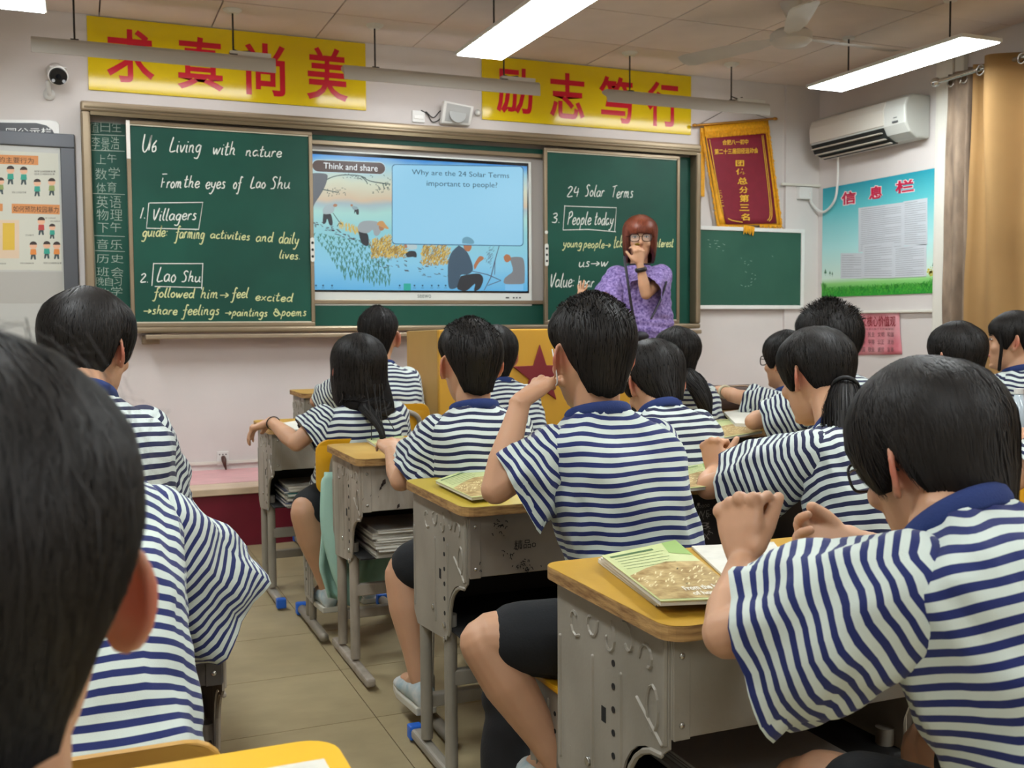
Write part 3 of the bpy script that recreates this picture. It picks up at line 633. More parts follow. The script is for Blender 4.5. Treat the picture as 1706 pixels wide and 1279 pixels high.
def cartoon(nx, ny, s, c):
    for nm, col, pts in (('cartoon_head', 'e0b090', None), ('cartoon_hair', '3a2c28', None), ('cartoon_shirt', kid[c], [(-.3, .35), (.3, .35), (.36, .95), (-.36, .95)]), ('cartoon_legs', '3c4a4c', [(-.25, .95), (.25, .95), (.3, 1.5), (.1, 1.5), (0, 1.1), (-.15, 1.5), (-.32, 1.5)])):
        m = MB(); o = .0221 if 'hair' in nm else .0219
        if pts is None:
            r = .42; pts = [(r*math.cos(a*PI/8), r*.9*math.sin(a*PI/8)-(.02 if 'head' in nm else .14)) for a in (range(16) if 'head' in nm else range(8, 17))]
        pp = [W(*P(nx+u*s, ny+v*s), o) for u, v in pts]; m.add(pp, [tuple(range(len(pp)))]); m.obj(nm, mat('poster_'+col, col, .6), po)
for a in ((70, 415, 62, 'g'), (158, 420, 60, 'g'), (248, 500, 58, 'g'), (345, 495, 58, 'm'), (5, 490, 56, 'm'), (275, 755, 60, 'r'), (348, 795, 50, 'g'), (222, 918, 60, 'o'), (312, 915, 58, 'g'), (378, 918, 58, 'o')): cartoon(*a)
npoly('inner_sheet', nq(-190, 1090, 420, 1300, .0212), mat('sheet_grey', 'adaba4', .5)); npoly('yellow_card', nq(18, 765, 98, 945, .0222), mat('card_yellow', 'd8b440', .6)); npoly('faded_sheet', nq(-60, 745, 128, 1000, .0216), mat('sheet_peach', 'd8c0a4', .6))
t = thing('wall_sign', 'white rounded sign with a black curved band above the grey notice board', 'sign', W(40, 215, 0))
m = MB(); q = [W(*P(nx, ny), 0) for nx, ny in ((-160, 80), (330, 82), (375, 90), (396, 110), (400, 200), (-160, 200))]; m.prism([(p.x, p.z) for p in q], .02, lambda u, v, w_: Vector((u, -w_, v))); m.obj('plate', M_white, t, bevel=.003)
m = MB(); q = [W(*P(nx, ny), 0) for nx, ny in ((-160, 100), (240, 104), (310, 120), (350, 150), (365, 182), (-160, 182))]; m.prism([(p.x, p.z) for p in q], .003, lambda u, v, w_: Vector((u, -.02-w_, v))); m.obj('black_band', mat('black_print', '15171c', .4), t)
m = MB(); text_into(m, '园公示栏', nq(40, 132, 345, 176, .0235)); m.obj('lettering', M_white, t)
# ================================================================== PENNANT
Q6 = lambda x, y, off=.03: W(900+x*.2933, 200+y*.2933, off)
M_mar = mat('maroon_velvet', '7a1228', .7, var=.06, vs=20); M_gold = mat('gold_thread', 'e0a012', .6, var=.15, vs=60, bump=.4, bs=200); M_goldt = mat('gold_print', 'e2b030', .5)
pn = thing('pennant', 'maroon velvet award pennant with yellow fringe hanging above the small green board', 'pennant', Q6(1150, 600, 0))
def cloth(name, tl, tr, br, bl, off, mt, n=14, wave=.006, th=.002):
    m = MB(); vs = []
    for j in range(n+1):
        for i in range(n+1):
            u, v = i/n, j/n; a = (tl[0]*(1-u)+tr[0]*u)*(1-v)+(bl[0]*(1-u)+br[0]*u)*v; b = (tl[1]*(1-u)+tr[1]*u)*(1-v)+(bl[1]*(1-u)+br[1]*u)*v
            p = Q6(a, b, off); p.y -= wave*(math.sin(u*7+v*2)*.5+.5)*v+wave*math.sin(u*4+1)*.3; vs.append(p)
    m.add(vs, [(j*(n+1)+i, j*(n+1)+i+1, (j+1)*(n+1)+i+1, (j+1)*(n+1)+i) for j in range(n) for i in range(n)])
    o = m.obj(name, mt, pn, 'all'); s = o.modifiers.new('s', 'SOLIDIFY'); s.thickness = th; s.offset = 1; return o
cloth('backing_cloth', (928, 30), (1295, 0), (1365, 600), (1015, 595), .03, M_gold)
cloth('velvet_panel', (946, 104), (1281, 75), (1342, 588), (1050, 592), .036, M_mar)
m = MB(); m.tube([Q6(880, 30, .045), Q6(1330, -8, .045)], .008, 10); m.obj('hanging_pole', mat('brass', 'c08a3c', .3, .8), pn, 'all')
m = MB(); m.ellipsoid(Q6(878, 30, .045), (.02, .014, .012)); m.ellipsoid(Q6(1334, -8, .045), (.02, .014, .012)); m.obj('pole_finial', mat('brass', '', 0), pn, 'all')
m = MB(); m.tube([Q6(900, 28, .04), Q6(1060, -62, .02), Q6(1090, -75, .02), Q6(1310, -4, .04)], .002, 5); m.obj('string', M_rod, pn)
def fringe(a, b, dx, dy, n, off=.038):
    m = MB()
    for i in range(n):
        t_ = i/(n-1); x, y = a[0]+(b[0]-a[0])*t_, a[1]+(b[1]-a[1])*t_; q = rnd.uniform(.8, 1.15)
        pts = [Q6(x, y, off), Q6(x+dx*.5*q+rnd.uniform(-3, 3), y+dy*.5*q, off+.006), Q6(x+dx*q+rnd.uniform(-5, 5), y+dy*q+4, off+.003)]
        m.tube(pts, [.0035, .004, .0025], 5, dome=False)
    m.obj('fringe', M_gold, pn, kind='stuff')
fringe((935, 66), (1300, 38), 0, 30, 60, .044); fringe((925, 60), (1015, 590), -8, 16, 70); fringe((1290, 40), (1365, 590), 12, 20, 70); fringe((1015, 592), (1150, 600), 2, 22, 26); fringe((1250, 592), (1365, 596), 4, 22, 20)
fringe((1160, 596), (1215, 606), 0, 42, 16, .05)
m = MB()
for pts in ([(962, 110), (1030, 490), (1070, 560), (1150, 580)], [(1266, 84), (1316, 500), (1300, 575)], [(1259, 86), (1306, 500), (1290, 570)]): stroke(m, catmull([Q6(a, b, .0445) for a, b in pts]), .006, (0, -1, 0))
o_ = .0455
text_into(m, '合肥八一初中', quad(Q6(1035, 112, o_), Q6(1182, 108, o_), Q6(1182, 138, o_), Q6(1035, 142, o_)), .02)
text_into(m, '第二十三届田径运动会', quad(Q6(990, 164, o_), Q6(1238, 156, o_), Q6(1238, 188, o_), Q6(990, 196, o_)), .02)
for ch, x0, y0, x1, y1 in (('团', 1110, 228, 1158, 262), ('体', 1112, 275, 1170, 310), ('总', 1120, 325, 1178, 365), ('分', 1130, 378, 1182, 415), ('第', 1132, 424, 1185, 465), ('三', 1132, 478, 1188, 515), ('名', 1140, 530, 1190, 570), ('二', 1010, 400, 1030, 415), ('〇', 1014, 425, 1034, 445), ('二', 1020, 455, 1040, 470), ('一', 1028, 485, 1044, 490)):
    text_into(m, ch, quad(Q6(x0, y0, o_), Q6(x1, y0, o_), Q6(x1, y1, o_), Q6(x0, y1, o_)), .02)
m.obj('lettering', M_goldt, pn)
t = thing('yellow_cloth_strip', 'narrow strip of yellow fringe hanging behind the blackboard end', 'fringe', W(1170, 300, .02))
m = MB(); q = WQ(1167, 213, 1173, 327, .02); m.box((W(1167, 300, .02).x, -.02, W(1170, 327, .02).z), (W(1174, 300, .02).x, -.012, W(1170, 213, .02).z)); m.obj('cloth', M_gold, t)
# ================================================================== SMALL BOARD
sb_ = thing('small_chalkboard', 'small green chalkboard in a white frame right of the main blackboard', 'blackboard', W(1250, 515, 0))
x0, x1, z0, z1 = bx1+.005, W(1338, 400, .03).x, W(1300, 515, .03).z, W(1300, 381, .03).z
M_g2 = mat('chalkboard_dull', '1f5040', .75, col2='2a5a48', vs=3)
m = MB(); m.box((x0, -.04, z0+.01), (x1-.01, -.024, z1-.01)); m.obj('writing_surface', M_g2, sb_)
m = MB(); frame(m, x0, x1, z0, z1, .028, -.05, -.02); m.obj('frame', M_white, sb_, bevel=.004)
m = MB()
for _ in range(26):
    px, py = rnd.choice([(1188, 400), (1195, 412), (1250, 440), (1290, 435), (1255, 458), (1245, 475)]); px += rnd.gauss(0, 6); py += rnd.gauss(0, 4)
    stroke(m, [W(px, py, .0405), W(px+rnd.uniform(1, 4), py+rnd.uniform(-2, 2), .0405)], .003, (0, -1, 0))
m.obj('chalk_marks', mat('faint_chalk', '', 0), sb_)
# ================================================================== SPEAKER, CAMERA, SOCKETS
t = thing('wall_speaker', 'white square loudspeaker leaning on top of the blackboard rail', 'speaker', W(763, 210, .05))
a, b, c, d = W(740, 167, .10), W(790, 177, .10), W(784, 209, .05), W(735, 205, .05)
R_ = quad(a, b, c, d); m = MB(); k = .05
vs = [R_(0, 0), R_(1, 0), R_(1, 1), R_(0, 1)]; m.add([p for p in vs]+[p+Vector((0, .045, 0)) for p in vs], [(0, 1, 2, 3), (7, 6, 5, 4), (0, 4, 5, 1), (1, 5, 6, 2), (2, 6, 7, 3), (3, 7, 4, 0)]); m.obj('cabinet', M_white, t, bevel=.006)
m = MB(); e = .1; m.add([R_(e, e)+Vector((0, -.003, 0)), R_(1-e, e)+Vector((0, -.003, 0)), R_(1-e, 1-e)+Vector((0, -.003, 0)), R_(e, 1-e)+Vector((0, -.003, 0))], [(0, 1, 2, 3)]); m.obj('grille', mat('speaker_grille', 'aeb0ae', .7, bump=1, bs=500), t)
m = MB(); m.disc(R_(.5, .5)+Vector((0, -.005, 0)), .055, (0, -1, 0), .002, 24); m.obj('cone', mat('grille_disc', 'a2a5a3', .7), t)
t = thing('wall_socket', 'white double switch plate left of the loudspeaker above the blackboard', 'socket', W(697, 195, 0))
m = MB(); p, q = W(686, 184, 0), W(707, 205, 0); m.box((p.x, -.012, q.z), (q.x, 0, p.z)); m.obj('plate', M_white, t, bevel=.003)
m = MB(); m.box((p.x+.01, -.016, q.z+.02), (q.x-.01, -.012, p.z-.03)); m.obj('rocker', mat('switch_white', 'eeeeea', .25), t, bevel=.002)
t = thing('speaker_cable', 'thin black looping cable between the switch plate and the loudspeaker', 'cable', W(718, 190, 0))
m = MB()
for pts in ([(702, 184), (712, 190), (720, 203), (731, 200), (736, 192)], [(710, 186), (722, 196), (732, 186), (737, 184)]): m.tube(catmull([W(a, b, .012) for a, b in pts]), .0035, 6)
m.obj('wire', M_rod, t, 'all')
t = thing('sensor_box', 'small white round sensor beside the loudspeaker', 'sensor', W(796, 188, 0)); m = MB(); m.tube([W(796, 188, 0), W(796, 188, .03)], [.022, .016], 16, dome=False); m.obj('housing', M_white, t, 'all')
t = thing('security_camera', 'white security camera with a black face mounted left of the yellow banner', 'camera', W(82, 155, 0))
p = W(82, 158, 0); m = MB(); m.tube([p, p+Vector((0, -.02, 0))], .03, 20, dome=False); m.tube([p+Vector((0, -.015, 0)), p+Vector((0, -.05, .01)), W(80, 137, .06)], .012, 12); m.obj('mount', M_white, t, 'all')
c0, c1 = W(92, 118, .03), W(97, 127, .15); m = MB(); d_ = (c1-c0).normalized()
m.tube([c0, c0+d_*.02, c1-d_*.01, c1], [.036, .048, .052, .05], 24, dome=False); m.obj('body', M_white, t, smooth=True)
m = MB(); m.tube([c1, c1+d_*.012], [.046, .043], 24, dome=False); fb = m.obj('face', mat('black_plastic', '101215', .3), t, smooth=True)
m = MB()
for a in (-.026, .026):
    for b in (-.022, .022): m.disc(c1+d_*.013+Vector((a, 0, b)), .009, d_, .001)
m.obj('infrared_lamp', mat('ir_glass', 'a0a4a8', .2), fb)
m = MB(); m.tube([c1+d_*.008, c1+d_*.02], .014, 16, dome=False); m.obj('lens', mat('lens', '05060a', .05), fb)
m = MB(); m.box((-.042, -.01, .044), (.042, .06, .05), 0, Matrix.Translation(c1)); m.obj('sun_hood', M_white, t, bevel=.004)
t = thing('wall_socket', 'white power socket low on the wall above the pink platform edge', 'socket', W(372, 765, 0))
p, q = W(361, 752, 0), W(381, 774, 0); m = MB(); m.box((p.x, -.01, q.z), (q.x, 0, p.z)); m.obj('plate', M_white, t, bevel=.003)
m = MB()
for k in (-.018, 0, .018): m.disc(((p.x+q.x)/2+k, -.0105, p.z-.018), .004, (0, -1, 0), .001)
m.obj('pin_holes', M_dark, t)
t = thing('power_plug', 'dark plug with a short cable in the low wall socket', 'plug', W(373, 768, .03))
m = MB(); p = W(373, 766, .03); m.tube([p+Vector((0, .02, .01)), p, p+Vector((.004, -.004, -.03)), p+Vector((.012, 0, -.06))], [.014, .015, .009, .004], 10); m.obj('plug_body', mat('plug_dark', '4a2a22', .4), t, 'all')
t = thing('wall_bracket', 'small grey box under the left end of the blackboard tray', 'box', W(250, 563, 0)); p, q = W(236, 559, .03), W(266, 573, .03); m = MB(); m.box((p.x, -.04, q.z), (q.x, 0, p.z)); m.obj('box_body', mat('tray_metal', '', 0), t, bevel=.004)
t = thing('cable_box', 'small white junction box at the end of the wall trunking in the corner', 'junction box', W(1340, 323, .05)); p, q = W(1331, 311, .05), W(1352, 332, .05); m = MB(); m.box((p.x, -.06, q.z), (q.x, -.02, p.z)); m.obj('box_body', M_white, t, bevel=.003)
# ================================================================== AIR CONDITIONER
ac0, ac1 = RW(1378, 233, .1), RW(1551, 190, .0)
y0, y1 = -.18, -1.10; zb, zt = 2.325, 2.60
ac = thing('air_conditioner', 'white split air conditioner on the wall above the information poster', 'air conditioner', (RWX, (y0+y1)/2, zb))
prof = [(0, 0), (-.10, -.0), (-.17, .035), (-.205, .09), (-.21, .20), (-.19, .25), (-.15, .275), (0, .275)]
m = MB(); m.prism(prof, y0-y1, lambda u, v, w_: Vector((RWX+u, y1+w_, zb+v))); m.obj('casing', mat('ac_white', 'c4c6c0', .35), ac, bevel=.012)
m = MB(); m.prism([(-.207, .095), (-.214, .10), (-.218, .20), (-.197, .254), (-.19, .25)], (y0-y1)*.80, lambda u, v, w_: Vector((RWX+u, y0-w_, zb+v))); m.obj('front_panel', mat('ac_panel', 'ccc8be', .25), ac, bevel=.003)
m = MB(); m.prism([(-.08, -.003), (-.175, .036), (-.204, .085), (-.208, .085), (-.18, .028), (-.09, -.008)], (y0-y1)*.78, lambda u, v, w_: Vector((RWX+u, y0-.01-w_, zb+v))); vent = m.obj('air_outlet', M_dark, ac)
m = MB()
for k, (u, v) in enumerate(((-.20, .055), (-.165, .02), (-.12, -.002))): m.box((RWX+u-.012, y0-(y0-y1)*.77, zb+v-.004), (RWX+u+.012, y0-.015, zb+v+.004))
m.obj('louvre', mat('ac_louvre', 'b9b2a6', .4), vent, bevel=.002)
m = MB(); yy = y1+.09
m.box((RWX-.2125, yy-.03, zb+.10), (RWX-.2105, yy+.02, zb+.112)); m.box((RWX-.2125, yy-.02, zb+.13), (RWX-.2105, yy+.01, zb+.135)); m.obj('display_mark', mat('ac_mark', '55585a', .5), ac)
t = thing('drain_hose', 'white drain hose looping from the air conditioner to the corner', 'hose', RW(1390, 300, .02))
m = MB(); m.tube(catmull([RW(1396, 258, .08), RW(1396, 290, .05), RW(1392, 330, .04), RW(1378, 350, .03), RW(1366, 352, .03), W(1352, 338, .05), W(1350, 322, .06)]), .0085, 10); m.obj('tube', M_white, t, 'all')
# ================================================================== INFORMATION POSTER
M_pb = mat('poster_print', '2a9fae', .45); nt = M_pb.node_tree; b_ = nt.nodes['Principled BSDF']
tc = nt.nodes.new('ShaderNodeTexCoord'); sx = nt.nodes.new('ShaderNodeSeparateXYZ'); nt.links.new(tc.outputs['Generated'], sx.inputs[0]); rp = nt.nodes.new('ShaderNodeValToRGB')
for i, (p_, c_) in enumerate(((0, '1f9a2c'), (.055, '3fae3a'), (.12, '8fcf7a'), (.17, 'cfe6d8'), (.45, 'a8dede'), (.8, '57bcc4'), (1, '1a93a6'))):
    e = rp.color_ramp.elements[0] if i == 0 else (rp.color_ramp.elements[-1] if i == 6 else rp.color_ramp.elements.new(p_)); e.position = p_; e.color = lin(c_)
nt.links.new(sx.outputs[2], rp.inputs[0]); nt.links.new(rp.outputs[0], b_.inputs['Base Color'])
pyA, pyB, pzA, pzB = -.075, -1.165, 1.338, 2.13
ip = thing('information_poster', 'turquoise and green information poster with typed sheets under the air conditioner', 'poster', (RWX, (pyA+pyB)/2, pzA))
m = MB(); m.box((RWX-.006, pyB, pzA), (RWX-.001, pyA, pzB)); m.obj('poster_sheet', M_pb, ip)
Q7 = lambda x, y, off=.0065: RW(1340+x*.2815, 240+y*.2815, off)
def q7(x0, y0, x1, y1, dl=0, off=.0065): return quad(Q7(x0, y0, off), Q7(x1, y0+dl, off), Q7(x1, y1+dl, off), Q7(x0, y1, off))
m = MB(); m2 = MB()
for ch, x0, y0, x1, y1, dl in (('信', 220, 286, 304, 362, -12), ('息', 382, 254, 466, 330, -12), ('栏', 538, 222, 648, 296, -16)):
    m = MB(); m2 = MB(); text_into(m, ch, q7(x0, y0, x1, y1, dl, .0075), .03); m.obj('character', mat('poster_red', 'c02048', .4), ip); text_into(m2, ch, q7(x0-5, y0-5, x1+5, y1+5, dl, .0068), .07); m2.obj('character_outline', mat('poster_pale', 'f0d8d8', .5), ip)
def sheet(x0, y0, x1, y1, d0, d1, nm, nl, off):
    m = MB(); p = [Q7(x0, y0, off), Q7(x1, y0+d0, off), Q7(x1, y1+d1, off), Q7(x0, y1, off)]; m.add(p+[a+Vector((.001, 0, 0)) for a in p], [(0, 1, 2, 3), (4, 5, 6, 7), (0, 4, 5, 1), (1, 5, 6, 2), (2, 6, 7, 3), (3, 7, 4, 0)])
    o = m.obj(nm, mat('sheet_white', 'c6ccd2', .6, var=.03), ip); f = quad(p[0], p[1], p[2], p[3]); m = MB()
    for k in range(nl):
        v = 1-(k+1)/(nl+1); u0 = .06; a, b = f(u0, v), f(.94 if k % 5 else .6, v)
        stroke(m, [a+Vector((-.0006, 0, 0)), (a+b)/2+Vector((-.0006, 0, 0)), b+Vector((-.0006, 0, 0))], .003, (-1, 0, 0))
    m.obj('typed_lines', mat('typed_grey', '8a8f98', .6), o)
sheet(320, 378, 590, 640, -34, -28, 'typed_sheet', 22, .0075); sheet(585, 340, 728, 602, -22, -6, 'typed_sheet', 20, .0085); sheet(345, 600, 530, 792, -20, 0, 'typed_sheet', 14, .0095); sheet(528, 612, 722, 790, -22, -8, 'typed_sheet', 14, .0085); sheet(215, 645, 345, 795, 0, 0, 'typed_sheet', 10, .0072)
m = MB(); ms = [MB(), MB(), MB()]
for _ in range(900):
    y = rnd.random(); y_ = pyA+(pyB-pyA)*y; edge = max(0, 1-min(y, 1-y)*14); h = rnd.uniform(.012, .035)*(1+edge*1.6); z = pzA+rnd.uniform(0, .05)
    stroke(ms[rnd.randrange(3)], [Vector((RWX-.0064-rnd.random()*.0005, y_, z)), Vector((RWX-.0066, y_+rnd.gauss(0, .006), z+h*.6)), Vector((RWX-.0066, y_+rnd.gauss(0, .012), z+h))], .004, (-1, 0, 0))
for k, c_ in enumerate(('2c9c2e', '57b53c', '1d7f2a')): ms[k].obj('printed_grass', mat('grass_print%d' % k, c_, .5), ip, kind='stuff')
m = MB(); m3 = MB()
for x, y, s in ((125, 765, 22), (152, 768, 15), (166, 772, 13), (762, 722, 18)):
    m.add([Q7(x-s*.35, y, .0068), Q7(x, y-s*1.3, .0068), Q7(x+s*.35, y, .0068)], [(0, 1, 2)]); stroke(m, [Q7(x, y, .0068), Q7(x, y+12, .0068)], .004, (-1, 0, 0))
for _ in range(40): p = Q7(rnd.gauss(752, 16), rnd.gauss(758, 12), .0069); m3.disc(p, rnd.uniform(.004, .008), (-1, 0, 0), .0003, 6)
m.obj('printed_trees', mat('tree_print', '2a6a48', .5), ip); m3.obj('printed_flowers', mat('flower_print', 'c8b820', .5), ip)
# red values poster below
rp_ = thing('red_poster', 'curling pink and red poster with Chinese values below the wall ledge', 'poster', RW(1470, 590, 0))
pr = lambda x, y, off=.004: RW(x, y, off)
m = MB(); q = quad(pr(1405, 519), pr(1499, 519), pr(1503, 590), pr(1405, 592)); n = 10; vs = []
for j in range(n+1):
    for i in range(n+1): p = q(i/n, j/n); p.x -= .004+.004*math.sin(i*1.1+j*.5); vs.append(p)
m.add(vs, [(j*(n+1)+i, j*(n+1)+i+1, (j+1)*(n+1)+i+1, (j+1)*(n+1)+i) for j in range(n) for i in range(n)])
o = m.obj('poster_sheet', mat('pink_print', 'd9a2a8', .5, col2='c85a6a', vs=4), rp_, 'all'); o.modifiers.new('s', 'SOLIDIFY').thickness = .001
m = MB(); qq = lambda x0, y0, x1, y1: quad(pr(x0, y0, .0135), pr(x1, y0, .0135), pr(x1, y1, .0135), pr(x0, y1, .0135))
text_into(m, '社会主义核心价值观', qq(1408, 526, 1492, 544), .01); m.obj('lettering', mat('dark_red_ink', '8a1424', .5), rp_)
m = MB()
for j, row in enumerate((('富强', '民主', '文明', '和谐'), ('自由', '平等', '公正', '法治'), ('爱国', '敬业', '诚信', '友善'))):
    for i, s in enumerate(row): text_into(m, s, qq(1430+i*16, 553+j*12.5, 1441+i*16, 561+j*12.5))
text_into(m, '国家社会公民个人价值准则', qq(1434, 546.5, 1488, 549.5)); m.obj('poster_text', mat('brown_ink', '5a3a3c', .5), rp_)
# ================================================================== LECTERN
LX0, LX1, LY0, LY1, LZ = 1.645, 2.74, -1.35, -.80, 1.13
le = thing('lectern', 'yellow lectern with a dark red star in front of the blackboard', 'lectern', ((LX0+LX1)/2, (LY0+LY1)/2, 0))
M_ly = mat('lectern_yellow', 'cf9c30', .45, var=.05, vs=3); M_lt = mat('lectern_tan', 'b99655', .5, var=.05, vs=4)
m = MB(); m.box((LX0, LY0, 0), (LX1, LY0+.03, LZ)); m.obj('front_panel', M_ly, le, bevel=.006)
for x in (LX0, LX1-.03): m = MB(); m.prism([(LY0+.03, 0), (LY1, 0), (LY1, LZ-.01), (LY0+.03, LZ-.0)], .03, lambda u, v, w_, x=x: Vector((x+w_, u, v))); m.obj('side_panel', M_lt, le, bevel=.004)
m = MB(); m.box((LX0+.03, LY0+.03, LZ-.22), (LX1-.03, LY1, LZ-.19)); m.obj('top', M_lt, le)
sc0 = atz(893, 640, 0); cx, cz = (LX0+LX1)/2, .89
m = MB(); pts = [((.2 if k % 2 == 0 else .08)*math.sin(k*PI/5)*.8, (.2 if k % 2 == 0 else .08)*math.cos(k*PI/5)*.8) for k in range(10)]
m.prism(pts, .012, lambda u, v, w_: Vector((cx+u, LY0-w_, cz+v))); m.obj('star', mat('star_red', '7a1c24', .5), le, bevel=.003)
m = MB(); m.box((LX0+.16, LY0-.012, .45), (LX1-.16, LY0, .62)); m.obj('name_strip', M_lt, le, bevel=.003)
# ================================================================== DESKS
M_top = mat('desk_laminate', 'bf9432', .38, var=.08, vs=6, bump=.1, bs=80)
M_top2 = mat('desk_laminate_worn', 'b48a3a', .42, col2='c8a455', vs=9, bump=.2, bs=60)
M_ply = mat('plywood_edge', 'b9925a', .75, col2='7a5630', vs=22, bump=.4, bs=90, stretch=(1, 1, 7))
M_steel = mat('desk_steel', 'a09a8e', .5, .1, col2='8a8478', vs=5, bump=.15, bs=150)
M_steelD = mat('desk_steel_dark', '2b2724', .45, .2, var=.1, vs=8)
M_steelP = mat('desk_steel_peeling', 'aaa092', .6, col2='7e7365', vs=14, bump=.4, bs=60, stretch=(1, 1, .3))
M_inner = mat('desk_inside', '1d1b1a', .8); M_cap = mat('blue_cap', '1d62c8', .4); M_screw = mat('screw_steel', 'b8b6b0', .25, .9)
M_hole = mat('hole_dark', '0c0b0a', .9)
def rrect(x0, y0, x1, y1, r, n=5):
    out = []
    for cx, cy, a0 in ((x1-r, y0+r, -90), (x1-r, y1-r, 0), (x0+r, y1-r, 90), (x0+r, y0+r, 180)):
        for k in range(n+1):
            a = math.radians(a0+k*90/n); out.append((cx+r*math.cos(a), cy+r*math.sin(a)))
    return out
def desk(x, y0, y1, H, label, steel=M_steel, apron=None, topm=M_top, W_=.60, caps=True, feet=True):
    """x left edge, y0 near edge, y1 far edge, H height of the top"""
    t = thing('school_desk', label, 'desk', (x+W_/2, (y0+y1)/2, 0), 'school desks'); apron = apron or steel
    m = MB(); o_ = rrect(x, y0, x+W_, y1, .035); m.prism(o_, .021, lambda u, v, w_: Vector((u, v, H-.022+w_)), 1)
    m.v += [(u, v, H) for u, v in rrect(x+.001, y0+.001, x+W_-.001, y1-.001, .034)]; n = len(o_); m.f.append(tuple(range(2*n, 3*n))); m.m.append(0)
    m.f[1] = m.f[1]; m.obj('desktop', [topm, M_ply], t)
    D = y1-y0; ya, yb = y0+.03, y1-.03
    for sx_, s in ((x+.022, -1), (x+W_-.022, 1)):
        arch = [(ya, H-.022), (ya, H-.185), (ya+.02, H-.20)]
        for k in range(7):
            a = math.radians(90*k/6); arch.append((ya+.04+(.10)*math.sin(a), H-.20-.10*(1-math.cos(a))))
        low = H-.36
        arch += [(ya+.14, low+.03), (ya+.155, low), (yb-.03, low-.02), (yb, low+.01), (yb, H-.022)]
        m = MB(); m.prism(arch, .004, lambda u, v, w_: Vector((sx_+s*w_, u, v)))
        # pressed relief
        m.tube([(sx_+s*.005, ya+.008, H-.03), (sx_+s*.005, ya+.008, H-.18)], .004, 6); m.tube([(sx_+s*.005, ya+.02+.1*math.sin(a_), H-.20-.1*(1-math.cos(a_))) for a_ in [k*PI/12 for k in range(7)]]+[(sx_+s*.005, ya+.13, low+.02)], .005, 6)
        m.tube([(sx_+s*.004, ya+.02, H-.185), (sx_+s*.004, ya+.09, H-.14)], .004, 6)
        for q in (ya+.14, ya+.235, yb-.012): m.tube([(sx_+s*.004, q, H-.12), (sx_+s*.004, q, low+.03)], .004, 6)
        for ph in range(5):
            cx_, cz_ = ya+.06+ph*.06, H-.075+(.012 if ph % 2 else 0)
            m.tube([(sx_+s*.004, cx_+(.024-.002*k)*math.cos(k*.55+ph), cz_+(.032-.003*k)*math.sin(k*.55+ph)) for k in range(9)], .003, 5)
        m.tube([(sx_+s*.004, ya+.045+.016*math.cos(k*PI/6), H-.14+.034*math.sin(k*PI/6)) for k in range(12)], .003, 5, closed=True)
        sp = m.obj('side_panel', steel, t)
        m = MB()
        for q in (ya+.175, ya+.21+.05*(D > .43)):
            for k in range(6 if q > 0 else 0): m.disc((sx_+s*.004, q+.03, H-.13-k*.037), .0055, (s, 0, 0), .001, 10)
        for q in (ya+.165,):
            for k in range(6): m.disc((sx_+s*.004, q, H-.11-k*.037), .0055, (s, 0, 0), .001, 10)
        m.box((sx_+s*.004-.0006, ya+.19, H-.215), (sx_+s*.004+.0006, ya+.205, H-.19)); m.obj('bolt_holes', M_hole, sp)
        m = MB()
        for a_, b_ in ((ya+.165, H-.325), (ya+.25, H-.30), (ya+.165, H-.36)): m.disc((sx_+s*.003, a_, b_), .008, (s, 0, 0), .006, 8)
        m.obj('bolt', M_screw, sp, bevel=.001)
        for q in (ya+.17, yb-.05):
            m = MB(); m.tube([(sx_-s*.012, q, low+.06), (sx_-s*.012, q, .05)], .0165, 12, dome=False); m.obj('leg', steel, t, smooth=True)
        m = MB(); r0 = [(-.016, -.014), (.016, -.014), (.016, .014), (-.016, .014)]
        m.loft([[(sx_-s*.012+a_, q, .028+b_) for a_, b_ in r0] for q in (y0+.0, y1+.03)]); ft = m.obj('foot_bar', steel, t, bevel=.008)
        if caps:
            for q, w_ in ((y0-.012, .02), (y1+.012, .02)): m = MB(); m.box((sx_-s*.012-.019, q, .008), (sx_-s*.012+.019, q+.035, .048)); m.obj('end_cap', M_cap if caps is True else M_hole, ft, bevel=.005)
    m = MB(); m.box((x+.02, ya-.004, H-.17), (x+W_-.02, ya, H-.024)); m.box((x+.022, ya-.006, H-.172), (x+.05, ya-.003, H-.022)); m.box((x+W_-.05, ya-.006, H-.172), (x+W_-.022, ya-.003, H-.022)); ap = m.obj('apron', apron, t, bevel=.0015)
    m = MB()
    for u in (x+.036, x+W_-.036):
        for v in (H-.05, H-.15): m.ellipsoid((u, ya-.006, v), (.005, .003, .005), 8, 5)
    m.obj('rivets', M_screw, ap, 'all')
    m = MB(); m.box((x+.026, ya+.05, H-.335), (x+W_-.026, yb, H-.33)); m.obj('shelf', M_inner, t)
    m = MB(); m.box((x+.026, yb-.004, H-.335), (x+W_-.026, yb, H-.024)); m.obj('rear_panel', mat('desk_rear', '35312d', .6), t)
    m = MB(); m.box((x+.03, yb-.05, .13), (x+W_-.03, yb-.02, .165)); m.obj('crossbar', steel, t, bevel=.004)
    m = MB(); m.box((x+.03, ya+.155, .26), (x+W_-.03, ya+.18, .30)); m.obj('crossbar', steel, t, bevel=.004)
    return t, ap, ya
TH = .74
a_ = atz(917, 939, TH); b_ = atz(1094, 1045, TH)
d0 = desk(.735, -5.035, -4.605, TH, 'nearest desk on the right, grey steel, under the fanned textbooks and the boy in glasses', caps=True)
d1 = desk(.795, -4.045, -3.565, TH, 'scratched grey desk with chipped edge in front of the tall boy with the raised hand', steel=M_steel, topm=mat('desk_olive', 'b9a034', .4, var=.08, vs=6), apron=mat('apron_worn', '958b7e', .45, .1, col2='7d746a', vs=4), caps=True)
